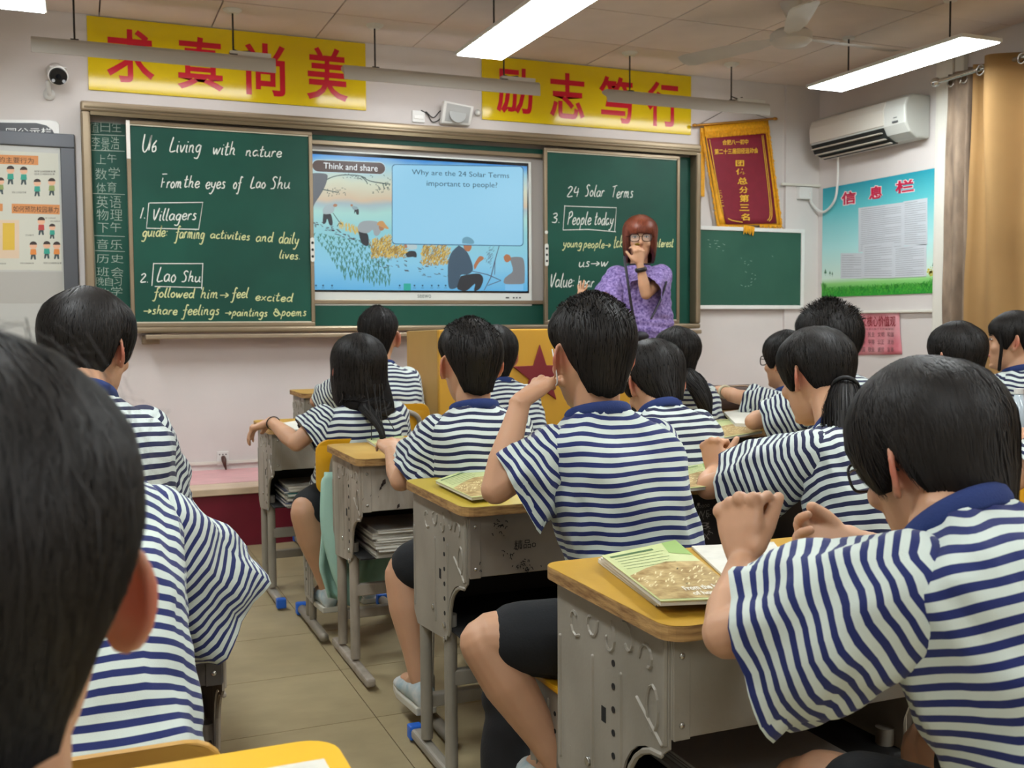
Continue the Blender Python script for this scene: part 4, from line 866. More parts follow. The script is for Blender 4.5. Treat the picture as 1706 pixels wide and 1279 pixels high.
d2 = desk(.782, -3.115, -2.655, TH, 'peeling grey steel desk in front of the boy with big ears', steel=M_steelP, topm=M_top2, caps=False)
d3 = desk(.69, -2.05, -1.60, TH, 'grey aisle desk with blue foot caps under the long-haired girl\'s banded wrist', steel=M_steel)
d4 = desk(1.0, -1.16, -.79, .82, 'front desk with pale top beside the elbow of the boy nearest the lectern', steel=M_steel, topm=M_top2)
d5 = desk(1.43, -4.00, -3.55, TH, 'dark brown steel desk with white doodles under the ponytail girl\'s fists', steel=M_steelD, caps=False)
d6 = desk(1.46, -3.05, -2.62, TH, 'desk hidden behind the bent-down student with black hair', steel=M_steel, caps=False)
d7 = desk(2.22, -3.02, -2.56, TH+.01, 'dark desk with a yellowish book and white sheet at the spiky-haired boy\'s elbow', steel=M_steelD, caps=False)
d8 = desk(2.66, -2.10, -1.65, TH, 'desk at the wall side carrying a brown bag, by the student with the white watch', steel=M_steelD, caps=False)
d9 = desk(-.368, -4.45, -4.02, TH-.03, 'dark grey desk end beneath the elbow of the boy in the left foreground', steel=M_steelP, apron=mat('apron_dark', '4b4642', .5, .2), caps=False)
d10 = desk(-.378, -5.66, -5.235, TH+.008, 'bright yellow desktop with a rounded corner at the bottom edge of the picture', topm=mat('desk_bright', 'e0ad18', .4, var=.04), caps=False)
d11 = desk(-.36, -3.1, -2.66, TH, 'desk of the far left row hidden behind the turned boy', caps=False)
# scribbles on two aprons
m = MB(); Ya = d1[2]-.0068
AQ = lambda x0, y0, x1, y1: quad(*[ (lambda q: CAM+ray(*q)*((Ya-CAM.y)/ray(*q).y))(q) for q in ((x0, y0), (x1, y0-3), (x1, y1-3), (x0, y1))])
text_into(m, '精品o', AQ(857, 900, 893, 915), 0)
for _ in range(60):
    cx_, cy_ = rnd.choice([(836, 873), (828, 890), (872, 943), (880, 935), (806, 945), (852, 920), (874, 944), (868, 946)]); px, py = rnd.gauss(cx_, 7), rnd.gauss(cy_, 5)
    q = AQ(px, py, px+rnd.uniform(-5, 6), py+rnd.uniform(2, 8)); stroke(m, [q(0, 1), q(.6, .7), q(1, 0)], .0022, (0, -1, 0))
m.obj('scribbles', mat('pen_black', '15110f', .6), d1[1])
m = MB(); Ya = d5[2]-.0068
for s, y in (('ooooo', 842), ('WE', 852), ('8', 872), ('OX', 890)): text_into(m, s, AQ(1160, y, 1182, y+(5 if s[0] == 'o' else 11)), -.01)
for _ in range(26):
    px, py = rnd.uniform(1158, 1184), rnd.uniform(846, 900); q = AQ(px, py, px+rnd.uniform(-4, 5), py+rnd.uniform(2, 7)); stroke(m, [q(0, 1), q(.6, .7), q(1, 0)], .0015, (0, -1, 0))
m.obj('doodles', mat('pen_white', '8f8a84', .6), d5[1])
m = MB(); Ya = d2[2]-.0068
for x, y, s in ((634, 806, 5), (636, 800, 7), (632, 812, 4), (661, 841, 5), (604, 832, 1.5), (617, 826, 1.5), (630, 828, 1.2)):
    q = AQ(x, y, x+s, y+s*1.3); m.add([q(0, 0), q(1, .1), q(.9, 1), q(.2, .9)], [(0, 1, 2, 3)])
m.obj('paint_chips', mat('rust_chip', '2a1c16', .9), d2[1])
# ================================================================== CHAIRS
M_seat = mat('chair_yellow', 'dca21a', .4, var=.05); M_ct = mat('chair_steel', '8a8376', .45, .3, var=.06)
def chair(x, y, label, back_y=None, bz=.70, back=True, sz=.43, bw=.19, bt=None, side=True):
    """x,y seat centre; student faces +y, backrest on the -y side"""
    t = thing('school_chair', label, 'chair', (x, y, 0), 'school chairs')
    m = MB(); m.prism(rrect(x-.185, y-.17, x+.185, y+.17, .04), .014, lambda u, v, w_: Vector((u, v, sz-.014+w_+.03*max(0, -(v-y)-.1))), 0); m.obj('seat', bt or M_seat, t, bevel=.004)
    by = back_y if back_y is not None else y-.20
    if back:
        m = MB(); pl_ = rrect(-bw, bz-.10, bw, bz+.10, .045); k = len(pl_)
        f = lambda u, v, w_: Vector((x+u, by-.02*(1-(u/bw)**2)-w_, v)); m.prism(pl_, .013, f); m.obj('backrest', bt or M_seat, t, bevel=.003)
    for s in (-1, 1):
        if side:
            m = MB(); m.prism([(y-.11, sz-.015), (y-.08, .12), (y+.06, .12), (y+.10, sz-.015)], .004, lambda u, v, w_: Vector((x+s*(.175+w_), u, v)))
            for q in (-.075, -.02, .04): m.tube([(x+s*.18, y+q, sz-.04), (x+s*.18, y+q*.8, .14)], .004, 6)
            o = m.obj('side_panel', M_steel, t); m = MB()
            for q in (-.05, .02):
                for kk in range(6): m.disc((x+s*.179, y+q, sz-.06-kk*.036), .005, (s, 0, 0), .001, 9)
            m.obj('bolt_holes', M_hole, o)
            m = MB(); [m.disc((x+s*.178, y-.05, sz-.16), .008, (s, 0, 0), .005, 8), m.disc((x+s*.178, y+.02, sz-.2), .008, (s, 0, 0), .005, 8)]; m.obj('bolt', M_screw, o)
        m = MB(); m.tube([(x+s*.165, y-.02, .14), (x+s*.165, y-.02, .05)], .014, 10); m.tube([(x+s*.165, y+.04, .14), (x+s*.165, y+.04, .05)], .014, 10); m.obj('leg', M_ct, t, 'all')
        m = MB(); m.tube([(x+s*.165, y-.21, .028), (x+s*.165, y+.21, .028)], .018, 10); fb = m.obj('foot_bar', M_ct, t, 'all')
        m = MB(); m.box((x+s*.165-.021, y+.19, .004), (x+s*.165+.021, y+.225, .052)); m.obj('end_cap', M_cap, fb, bevel=.006)
        if not back: continue
        m = MB(); m.tube(catmull([(x+s*.165, y-.1, sz-.03), (x+s*.15, by-.0, sz+.0), (x+s*.14, by-.03, sz+.1), (x+s*.135, by-.035, bz), (x+s*.12, by-.035, bz+.045), (x+s*.08, by-.03, bz+.065)]), .0125, 10); m.obj('back_tube', M_ct, t, 'all')
    return t
chair(1.08, -5.42, 'chair hidden under the boy in glasses in the right foreground')
chair(1.045, -4.33, 'yellow-seated chair under the tall boy, drilled panel showing left of the nearest desk', back=False)
chair(1.07, -3.42, 'chair with yellow seat edge under the boy with big ears', back=False)
chair(.95, -2.36, 'yellow chair with grey tube back, pale green jacket hanging from it', back_y=-2.59, bz=.65, bw=.19)
chair(1.27, -1.55, 'chair of the boy nearest the lectern')
chair(-.05, -4.76, 'chair with worn tan backrest at the bottom left below the striped back', back_y=-5.04, bz=.595, bt=mat('chair_worn', 'c59a45', .5, col2='b07f35', vs=5))
chair(-.02, -3.75, 'chair of the boy turning his head in the far left row', bz=.58)
for x, y, l in ((1.72, -4.3, 'chair of the girl with the low ponytail'), (1.72, -3.4, 'chair of the bent-down black-haired student'), (1.62, -2.25, 'chair of the short-haired student before the red star'), (2.48, -3.35, 'chair of the spiky-haired boy'), (2.9, -2.45, 'chair of the student with the white watch'), (2.5, -2.35, 'chair of the girl with the long side ponytail'), (3.1, -3.35, 'chair of the dark-haired student seen only from behind near the curtain'), (3.75, -2.9, 'chair of the girl in profile at the right edge'), (2.62, -4.25, 'chair of the student cut off by the right edge')): chair(x, y, l, bz=.56)
# ================================================================== BOOKS, PAPERS, BAGS
M_page = mat('book_pages', 'cfcdc2', .8, var=.05, vs=40, stretch=(1, 1, 30)); M_cov = mat('textbook_cover', 'c9cf9a', .45, col2='b6c27e', vs=4); M_bas = mat('textbook_photo', 'c8b078', .5, col2='8f7038', vs=55); M_gr = mat('textbook_green', '8fae5e', .5)
def book_quad(name, pts, z, th, label, cover=True, group=None, title=True, par=None, cm=None):
    """pts: far-left, far-right, near-right, near-left corners (x, y)"""
    c = sum((Vector(p) for p in pts), Vector((0, 0)))/4
    t = thing(name, label, 'book' if cover else 'paper', (c.x, c.y, z), group)
    f = lambda u, v, zz: Vector((*((Vector(pts[0])*(1-u)+Vector(pts[1])*u)*v+(Vector(pts[3])*(1-u)+Vector(pts[2])*u)*(1-v)), zz))
    m = MB(); m.prism([(.01, .01), (.99, .01), (.99, .99), (.01, .99)], th, lambda u, v, w_: f(u, v, z+w_)); m.obj('pages', M_page, t)
    if cover:
        m = MB(); m.prism([(0, 0), (1, 0), (1, 1), (0, 1)], .001, lambda u, v, w_: f(u, v, z+th+w_)); cv = m.obj('cover', cm or M_cov, t)
        zt = z+th+.0014
        m = MB(); m.add([f(u, v, zt) for u, v in ((.02, .03), (1, .02), (1, .58), (.6, .66), (.3, .60), (.02, .50))], [(0, 1, 2, 3, 4, 5)]); m.obj('printed_picture', M_bas, cv)
        m = MB(); m.add([f(u, v, zt) for u, v in ((.06, .90), (.62, .90), (.62, .935), (.06, .935))], [(0, 1, 2, 3)])
        for k in range(5): y_ = .86-k*.055; stroke(m, [f(.08, y_, zt), f(.4, y_, zt), f(.72-.05*(k % 2), y_, zt)], .0022, (0, 0, 1))
        m.obj('printed_lines', mat('print_green', '4a6a3c', .6), cv)
        m = MB(); m.add([f(u, v, zt+.0001) for u, v in ((.75, .8), (1, .7), (1, 1), (.8, 1))], [(0, 1, 2, 3)]); m.obj('printed_corner', M_gr, cv)
        m = MB()
        for _ in range(60):
            u, v = rnd.uniform(.05, .92), rnd.uniform(.22, .5); a = rnd.uniform(.2, .9); stroke(m, [f(u, v, zt+.0003), f(u+.05*math.cos(a), v+.05*math.sin(a), zt+.0003)], .003, (0, 0, 1))
        m.obj('printed_weave', mat('weave_light', 'e2d6a8', .6), cv)
        if title:
            m = MB(); qf = lambda u0, v0, u1, v1: (lambda u, v: f(u0+(u1-u0)*u, v0+(v1-v0)*v, zt+.0008))
            text_into(m, 'From the heart', qf(.42, .14, .98, .21), .03); text_into(m, 'of home', qf(.46, .06, .8, .12), .03); m.obj('title', mat('title_white', 'ece8d8', .5), cv)
    return t
g2 = lambda x, y, z: (atz(x, y, z).x, atz(x, y, z).y)
z = TH+.001
for k in range(3):
    P4 = [g2(1003+k*2-2, 936-k, z), g2(1128, 908, z), g2(1245, 1004+k, z), g2(1100+k*2, 1010+k*1, z)]
    c = Vector((0, 0))
    book_quad('textbook' if k == 2 else 'exercise_book', [tuple(Vector(p)+Vector((-.004*(2-k), .003*k))) for p in P4], z, .007, ['lowest booklet of the fanned pile on the nearest right desk', 'middle booklet of the fanned pile on the nearest right desk', 'green textbook with a woven picture topping the pile on the nearest right desk'][k], cover=(k == 2)); z += .0072
z = TH+.001
book_quad('loose_paper', [g2(1150, 912, z), g2(1290, 905, z), g2(1350, 985, z), g2(1235, 990, z)], z, .004, 'open white pages beside the textbook pile under the boy\'s hands', cover=False)
for k in range(2):
    P4 = [g2(727-k*2, 805, z), g2(800, 778, z), g2(850, 826, z), g2(785+k, 834, z)]
    book_quad('textbook' if k else 'exercise_book', P4, z, .007, ['booklet under the textbook on the second aisle desk', 'textbook with a woven picture under the tall boy\'s raised elbow'][k], cover=k == 1, title=False); z += .0072
z = TH+.001
book_quad('textbook', [g2(610, 735, z), g2(660, 726, z), g2(700, 742, z), g2(634, 751, z)], z, .008, 'pale green book beside the sleeve on the third aisle desk', title=False)
book_quad('textbook', [g2(1128, 785, z), g2(1180, 775, z), g2(1215, 812, z), g2(1138, 820, z)], z, .008, 'textbook with a woven picture under the ponytail girl\'s fists', title=False)
book_quad('loose_paper', [g2(1200, 765, z+.01), g2(1232, 762, z+.01), g2(1240, 778, z+.01), g2(1208, 782, z+.01)], z+.0095, .003, 'small white sheet beside the ponytail girl\'s fists', cover=False)
z = TH+.011
book_quad('textbook', [g2(1176, 704, z), g2(1245, 700, z), g2(1270, 722, z), g2(1205, 733, z)], z, .008, 'yellowish textbook with curling corner on the dark desk beyond the ponytail girl', title=False)
book_quad('loose_paper', [g2(1205, 690, z+.01), g2(1262, 682, z+.01), g2(1275, 712, z+.01), g2(1225, 710, z+.01)], z+.0095, .012, 'white open booklet under the arm on the dark desk', cover=False)
book_quad('exercise_book', [g2(462, 708, TH), g2(500, 702, TH), g2(520, 714, TH), g2(480, 721, TH)], TH+.001, .006, 'thin white booklet under the banded wrist of the long-haired girl', cover=False)
t = book_quad('notebook', [(.10, -5.30), (.2, -5.30), (.2, -5.5), (.10, -5.5)], TH+.009, .006, 'white and blue notebook at the very bottom edge on the bright yellow desktop', cover=False)
# stacks on shelves
cols = ['2f7d78', '3a5f8a', 'b8b4a8', '8a3c3c', 'c8c4b8', '4d8f5a', 'd0ccc0', '6a6f86']
def stack(x, y, z, n, w_, d_, label, seed, white=False):
    r = random.Random(seed); tops = ''
    for k in range(n):
        th = r.uniform(.007, .013); dx, dy = r.uniform(-.01, .01), r.uniform(-.012, .012)
        if k == 0: l = 'lowest book of the '+label
        elif k == n-1: l = 'topmost book of the '+label
        else: l = ('second', 'third', 'fourth', 'fifth', 'sixth', 'seventh', 'eighth')[k-1]+' book from below in the '+label
        t = thing('exercise_book', l, 'book', (x+dx, y+dy, z), label); m = MB(); m.box((x+dx-w_/2+.002, y+dy-d_/2+.002, z+.001), (x+dx+w_/2, y+dy+d_/2-.002, z+th-.001)); m.obj('pages', M_page, t)
        c = r.choice(['b8b2a8', 'a49c92', 'c4beb2']) if white else r.choice(cols); m = MB()
        for za in (z, z+th-.001): m.box((x+dx-w_/2, y+dy-d_/2, za), (x+dx+w_/2, y+dy+d_/2, za+.001))
        m.obj('cover', mat('cover_'+c, c, .5), t); z += th+.0003
stack(.86, -1.9, TH-.3298, 9, .20, .24, 'coloured stack in the aisle desk of the long-haired girl', 3)
stack(.97, -2.93, TH-.3298, 9, .24, .26, 'crumpled pale stack in the peeling desk', 5, True)
stack(1.02, -4.86, TH-.3298, 5, .26, .26, 'dim stack in the nearest right desk', 8, True)
# black school bag on the floor, bag on far desk
M_bag = mat('bag_black', '15161a', .8, var=.15, bump=.4, bs=250)
def blob(name, mb, mats, parent, vox=.008, sm=3, org=None, amp=0):
    me = mb.mesh('tmp', M_bag); o = bpy.data.objects.new('tmp', me); COL.objects.link(o)
    r = o.modifiers.new('r', 'REMESH'); r.mode = 'VOXEL'; r.voxel_size = vox
    s = o.modifiers.new('s', 'SMOOTH'); s.iterations = sm; s.factor = .5
    dg = C.evaluated_depsgraph_get(); m2 = bpy.data.meshes.new_from_object(o.evaluated_get(dg)); bpy.data.objects.remove(o); bpy.data.meshes.remove(me)
    org = org if org is not None else absloc(parent)
    n = len(m2.vertices); co = np.zeros(n*3, 'f'); m2.vertices.foreach_get('co', co); co = co.reshape(-1, 3)
    return m2, co, org
def finish(name, m2, co, org, mats, parent):
    m2.vertices.foreach_set('co', (co-np.array(org, 'f')).ravel()); m2.name = name; m2.materials.clear()
    for x in (mats if isinstance(mats, (list, tuple)) else [mats]): m2.materials.append(x)
    m2.shade_smooth(); m2.update(); return link(name, m2, parent)
t = thing('school_bag', 'black school bag on the floor under the tall boy\'s bare leg', 'bag', (.94, -4.12, 0))
m = MB(); m.ellipsoid((.96, -4.10, .17), (.15, .09, .21), 20, 12); m.ellipsoid((.96, -4.18, .13), (.10, .06, .11), 16, 10); m.ellipsoid((.90, -4.08, .30), (.08, .06, .06), 14, 10)
q = blob('body', m, M_bag, t, .012); q[1][:, 2] = np.maximum(q[1][:, 2], 0); finish('body', *q, M_bag, t)
m = MB(); m.tube(catmull([(.98, -4.05, .03), (.92, -4.07, .012), (.86, -4.09, .03), (.80, -4.12, .075), (.74, -4.14, .09)]), .016, 8, flat=.25, up=(0, 0, 1)); m.tube(catmull([(.88, -4.12, .3), (.93, -4.16, .35), (1.0, -4.14, .33)]), .01, 8); m.obj('strap', M_bag, t, 'all')
m = MB(); m.tube(catmull([(.88, -4.235, .2), (.96, -4.25, .22), (1.03, -4.235, .2)]), .003, 6); m.obj('zip', M_rod, t, 'all')
t = thing('desk_bag', 'brown rounded bag with papers on the far desk beside the ponytail of the side-tail girl', 'bag', (2.82, -1.9, TH))
c_ = PX(1210, 650, 5.0); m = MB(); m.tube([(c_.x-.13, c_.y, TH+.05), (c_.x+.13, c_.y, TH+.05)], .09, 14, flat=.75, up=(0, 0, 1)); q = blob('body', m, M_bag, t, .01); q[1][:, 2] = np.maximum(q[1][:, 2], TH); finish('body', *q, mat('brown_fabric', '4a3830', .8, bump=.4, bs=200), t)
m = MB(); m.tube(catmull([(c_.x-.12, c_.y-.06, TH+.07), (c_.x-.06, c_.y-.08, TH+.11), (c_.x+.08, c_.y-.08, TH+.11), (c_.x+.14, c_.y-.05, TH+.05)]), .004, 6); m.obj('piping', mat('tan_piping', '9a8068', .6), t, 'all')
# jacket on the long-haired girl's chair
t = thing('hanging_jacket', 'pale green jacket hanging over the back of the yellow chair by the aisle', 'jacket', (1.0, -2.63, .3))
M_jk = mat('jacket_mint', '9fc4b4', .85, var=.05, bump=.3, bs=200); m = MB(); vs = []; n1, n2 = 16, 18
for j in range(n2+1):
    for i in range(n1+1):
        u, v = i/n1, j/n2; wd = .12+.04*v-.10*max(0, v-.75)*2; x_ = .90+(u-.5)*wd*2*(1-.15*v)-.02*v; y_ = -2.64-.03*math.sin(u*11+v*3)*(.4+v)-.03*v; vs.append((x_, y_, .64-.44*v-.03*math.sin(u*5)*v))
m.add(vs, [(j*(n1+1)+i, j*(n1+1)+i+1, (j+1)*(n1+1)+i+1, (j+1)*(n1+1)+i) for j in range(n2) for i in range(n1)])
o = m.obj('body', M_jk, t, 'all'); s = o.modifiers.new('s', 'SOLIDIFY'); s.thickness = .008
m = MB(); m.tube(catmull([(.80, -2.65, .60), (.79, -2.68, .45), (.82, -2.70, .30), (.86, -2.70, .20)]), [.035]*13, 10, flat=.5); m.obj('sleeve', M_jk, t, 'all')
m = MB(); m.box((.86, -2.69, .08), (.885, -2.684, .30)); m.obj('strap', M_jk, t)
# clear bottle far right
t = thing('water_bottle', 'clear water bottle at the right edge by the girl in profile', 'bottle', PX(1697, 690, 3.0)); c_ = PX(1697, 690, 3.0)
m = MB(); m.tube([c_+Vector((0, 0, z_)) for z_ in (-.08, -.07, .03, .05, .06)], [.02, .028, .028, .014, .012], 16, dome=False); m.obj('bottle_body', mat('bottle_plastic', 'b8c4cc', .1, spec=.6), t, 'all')
m = MB(); m.tube([c_+Vector((0, 0, .06)), c_+Vector((0, 0, .075))], .014, 12, dome=False); m.obj('cap', M_white, t)
# ================================================================== PEOPLE
M_skin = mat('skin', 'c69878', .5, sss=.12, var=.04, vs=12); nt = M_skin.node_tree; b_ = nt.nodes['Principled BSDF']
at = nt.nodes.new('ShaderNodeAttribute'); at.attribute_name = 'tint'; mx = nt.nodes.new('ShaderNodeMix'); mx.data_type = 'RGBA'
lk = b_.inputs['Base Color'].links[0].from_socket; nt.links.new(at.outputs['Fac'], mx.inputs[0]); nt.links.new(lk, mx.inputs[6]); mx.inputs[7].default_value = lin('b45a48'); nt.links.new(mx.outputs[2], b_.inputs['Base Color'])
M_hair = mat('hair_black', '100d0c', .75, spec=.2, bump=.6, bs=160, stretch=(3, 3, .25)); M_strand = mat('hair_strand', '171311', .55, spec=.35)
M_hairR = mat('hair_auburn', '6e3422', .45, bump=.5, bs=90, stretch=(3, 3, .35), col2='4a2016', vs=3); M_strandR = mat('hair_strand_auburn', '8a4630', .4)
M_shirt = stripe_mat('striped_jersey', '0e1640', 'c9d3cf', .0188); M_shirtb = stripe_mat('striped_jersey_blue', '10205f', 'cbd6cf', .0188)
M_navy = mat('navy_rib', '1a2f66', .85, bump=.4, bs=400); M_inside = mat('sleeve_inside', '8d9298', .9)
M_short = mat('black_shorts', '121519', .85, var=.1, bump=.3, bs=200); M_shoe = mat('shoe_white', 'c8cac6', .5, col2='8fa8b0', vs=25); M_sole = mat('shoe_sole', 'b8b4a6', .6)
HZ = [-.008, .004, .02, .04, .06, .08, .10, .125, .15, .175, .195, .21, .22, .226]
HW = [.016, .032, .044, .054, .060, .065, .069, .073, .075, .072, .063, .047, .028, .006]
HF = [.066, .084, .090, .093, .094, .094, .093, .092, .093, .088, .074, .052, .030, .006]
HB = [.0, .0, .005, .025, .050, .070, .083, .093, .097, .091, .077, .055, .033, .008]
def hring(z): return np.interp(z, HZ, HW), np.interp(z, HZ, HF), np.interp(z, HZ, HB)
def hsurf(a, z, wmin=0, bmin=0):
    w_, f_, b_ = hring(z); w_ = max(w_, wmin); b_ = max(b_, bmin); s, c = math.sin(a), math.cos(a); e = .9
    return Vector((w_*math.copysign(abs(s)**e, s), (f_ if c > 0 else b_)*math.copysign(abs(c)**e, c), z))
def hnorm(p): return Vector((p.x/.0056, p.y/.0086, (p.z-.115)/.0132)).normalized()
STY = {'near': ([.178, .165, .142, .152, .115, .045, .030], .045, .020, .004, .060, .082), 'boy': ([.178, .165, .130, .146, .095, .042, .030], .024, .014, .004, .064, .084), 'bowl': ([.14, .128, .08, .130, .065, .035, .022], .030, .019, .012, .056, .082),
       'pony': ([.15, .14, .075, .134, .08, .05, .045], .018, .013, .006, .055, .080), 'long': ([.14, .10, .02, .0, -.005, -.01, -.01], .022, .024, .018, .074, .088),
       'bob': ([.142, .138, .02, -.005, -.02, -.02, -.02], .024, .024, .016, .072, .082), 'fluffy': ([.15, .135, .095, .128, .06, .035, .03], .046, .030, .010, .056, .082), 'spiky': ([.17, .15, .11, .13, .07, .045, .035], .034, .024, .008, .056, .08)}
HA = [0, 40, 75, 95, 115, 140, 180]
def build_hair(Tw, style, parent, nstr, mats, seed, wid=.0026):
    zl, tt, ts, tl, wm, bm_ = STY[style]; r = random.Random(seed); m = MB(); na, ns = 56, 18
    def P(a, s, extra=0):
        ad = abs((math.degrees(a)+180) % 360-180); zh = np.interp(ad, HA, zl)+.005*noise.noise(Vector((math.sin(a)*9+seed, math.cos(a)*9, 0)))
        if style in ('bob', 'long') and ad < 62: zh = np.interp(ad, [0, 44, 62], [.142, .135, .0])
        z = .226-(.226-zh)*(1-math.cos(min(s, 1)*PI/2)) if s <= 1 else zh-(s-1)*.1
        p = hsurf(a, z, wm*min(1, s*1.5), bm_*min(1, s*1.5)) if z < .1 else hsurf(a, z)
        k = min(1, s/.75); th = tt*(1-k)+ts*k
        if s > .8: th = th+(tl*(.45 if ad > 110 and style not in ('long', 'bob') else 1)-th)*min(1, (s-.8)/.2)
        n = hnorm(p); n.z = max(n.z, -.15); nn = noise.noise(Vector((p.x*26+seed, p.y*26, p.z*9)))*.0035
        return p+n*(th+nn+extra), n, th
    rings = []
    for j in range(ns):
        s = .04+.96*j/(ns-1); rings.append([Tw(P(2*PI*i/na, s)[0]) for i in range(na)])
    last = []
    for i in range(na):
        p, n, th = P(2*PI*i/na, 1.0); last.append(Tw(p-n*(th+.006)))
    rings.append(last); m.loft(rings, 0, True, False)
    spk = style in ('spiky',); short = style in ('boy', 'spiky')
    for _ in range(nstr):
        a = r.uniform(0, 2*PI); s0 = r.uniform(.02, .75)**1.0
        if short and s0 < .45 and r.random() < .7:
            p, n, th = P(a, s0); L = r.uniform(.004, .010)*(2.6 if spk else 1); d = (n+Vector((r.uniform(-.6, .6), r.uniform(-.6, .6), r.uniform(-.1, .3)))).normalized(); q = [p-n*.004, p+d*L*.6, p+d*L+Vector((0, 0, -L*.15))]
        else:
            L = r.uniform(.22, .45); dr = r.gauss(0, .10); q = []
            for k in range(5):
                s = s0+L*k/4
                if s > 1.0 and not (style in ('bowl', 'long', 'bob', 'fluffy')): break
                if s > 1.10: break
                ex = r.uniform(-.001, .001)+(.0012 if k in (1, 2, 3) else -.0015)+(.008*(k/4)**2*r.random() if style in ('fluffy', 'spiky') else 0)
                p, n, th = P(a+dr*k/4, s, ex); q.append(p)
            if len(q) < 3: continue
        if style == 'near' and r.random() < .02 and len(q) > 3 and s0 < .4: q = [p+hnorm(p)*.010*k*r.random() for k, p in enumerate(q)]
        nn = hnorm(q[1]); Q = []; ww = wid*r.uniform(.5, 1.2)*(.5 if style == 'near' else 1)
        for k, p in enumerate(q):
            t = (q[min(k+1, len(q)-1)]-q[max(k-1, 0)]).normalized(); sd = nn.cross(t).normalized()*ww*.5*(1-(k/(len(q)-1))**2*.9)
            Q += [Tw(p-sd), Tw(p+sd)]
        m.add(Q, [(2*k, 2*k+1, 2*k+3, 2*k+2) for k in range(len(q)-1)], 1)
    return m.obj('hair', mats, parent, smooth='all')
def tail(m, pts, rad, n, r, flat=.6, wid=.004):
    pts = catmull(pts, 4); K = len(pts); rr_ = [np.interp(i/(K-1), np.linspace(0, 1, len(rad)), rad) for i in range(K)]
    m.tube(pts, rr_, 14, 0, flat)
    for _ in range(n):
        a = r.uniform(0, 2*PI); i0 = r.randrange(0, max(1, K-5)); q = []; L = r.randrange(4, 8)
        for k in range(i0, min(K, i0+L)):
            t = (pts[min(k+1, K-1)]-pts[max(k-1, 0)]).normalized(); u = t.orthogonal().normalized() if abs(t.z) > .99 else (Vector((0, 0, 1))-t*t.z).normalized(); v = t.cross(u)
            q.append(pts[k]+(u*math.cos(a)*flat+v*math.sin(a))*rr_[k]*r.uniform(.98, 1.1))
        if i0+L > K: q.append(q[-1]+(pts[-1]-pts[-2])*r.uniform(.5, 1.5)+Vector((r.uniform(-.006, .006), r.uniform(-.006, .006), 0)))
        c = pts[min(i0+2, K-1)]; Q = []
        for k, p in enumerate(q):
            t = (q[min(k+1, len(q)-1)]-q[max(k-1, 0)]).normalized(); sd = (p-c).cross(t).normalized()*wid*.5*(1-k/len(q)*.7); Q += [p-sd, p+sd]
        m.add(Q, [(2*k, 2*k+1, 2*k+3, 2*k+2) for k in range(len(q)-1)], 1)
def ring_pts(c, X, Y, a, b, n=32, e=2.4):
    out = []
    for k in range(n):
        t = 2*PI*k/n; s, co = math.sin(t), math.cos(t); out.append(c+X*(a*math.copysign(abs(s)**(2/e), s))+Y*(b*math.copysign(abs(co)**(2/e), co)))
    return out
def hand_geo(m, wr, d, n, sd, curl=(.5, .7, .5), k=1.0, thumb=(.6, .7, .25), fan=.1, curls=None):
    d = Vector(d).normalized(); sd = Vector(sd); sd = (sd-d*sd.dot(d)).normalized(); n0 = Vector(n); n = d.cross(sd); n = n if n.dot(n0) > 0 else -n
    rs = [ring_pts(wr+d*(q*k), sd, n, a*k, b*k, 14, 2.3) for q, a, b in ((-.02, .022, .018), (0, .024, .017), (.02, .031, .018), (.045, .038, .017), (.07, .040, .014), (.088, .037, .011))]; m.loft(rs)
    for i in range(4):
        L = (.068, .077, .071, .056)[i]*k; root = wr+d*(.078-(.004, 0, .003, .010)[i])*k+sd*(.0295-.0195*i)*k; p = [root-d*.01*k, root]; th = 0; r0 = (.0088, .009, .0085, .0076)[i]*k
        cc = curls[i] if curls else curl; dd = (d+sd*fan*(1.2-i*.8)).normalized()
        for sg, c in zip((.46, .30, .26), cc): th += c; p.append(p[-1]+(dd*math.cos(th)+n*math.sin(th))*L*sg)
        m.tube(p, [r0, r0, r0*.98, r0*.9, r0*.78], 8)
        m.ellipsoid(root+d*.007*k-n*(.005+.004*(i == 1))*k, (.0118*k, .0118*k, .0118*k), 10, 7)
    t1 = (d*thumb[0]+sd*thumb[1]+n*thumb[2]).normalized(); t2 = (t1*.6+d*.5+n*.25).normalized(); r0 = wr+d*.018*k+sd*.022*k
    m.tube([r0, r0+t1*.034*k, r0+t1*.034*k+t2*.030*k, r0+t1*.034*k+t2*.052*k], [.015*k, .0125*k, .0105*k, .009*k], 9)
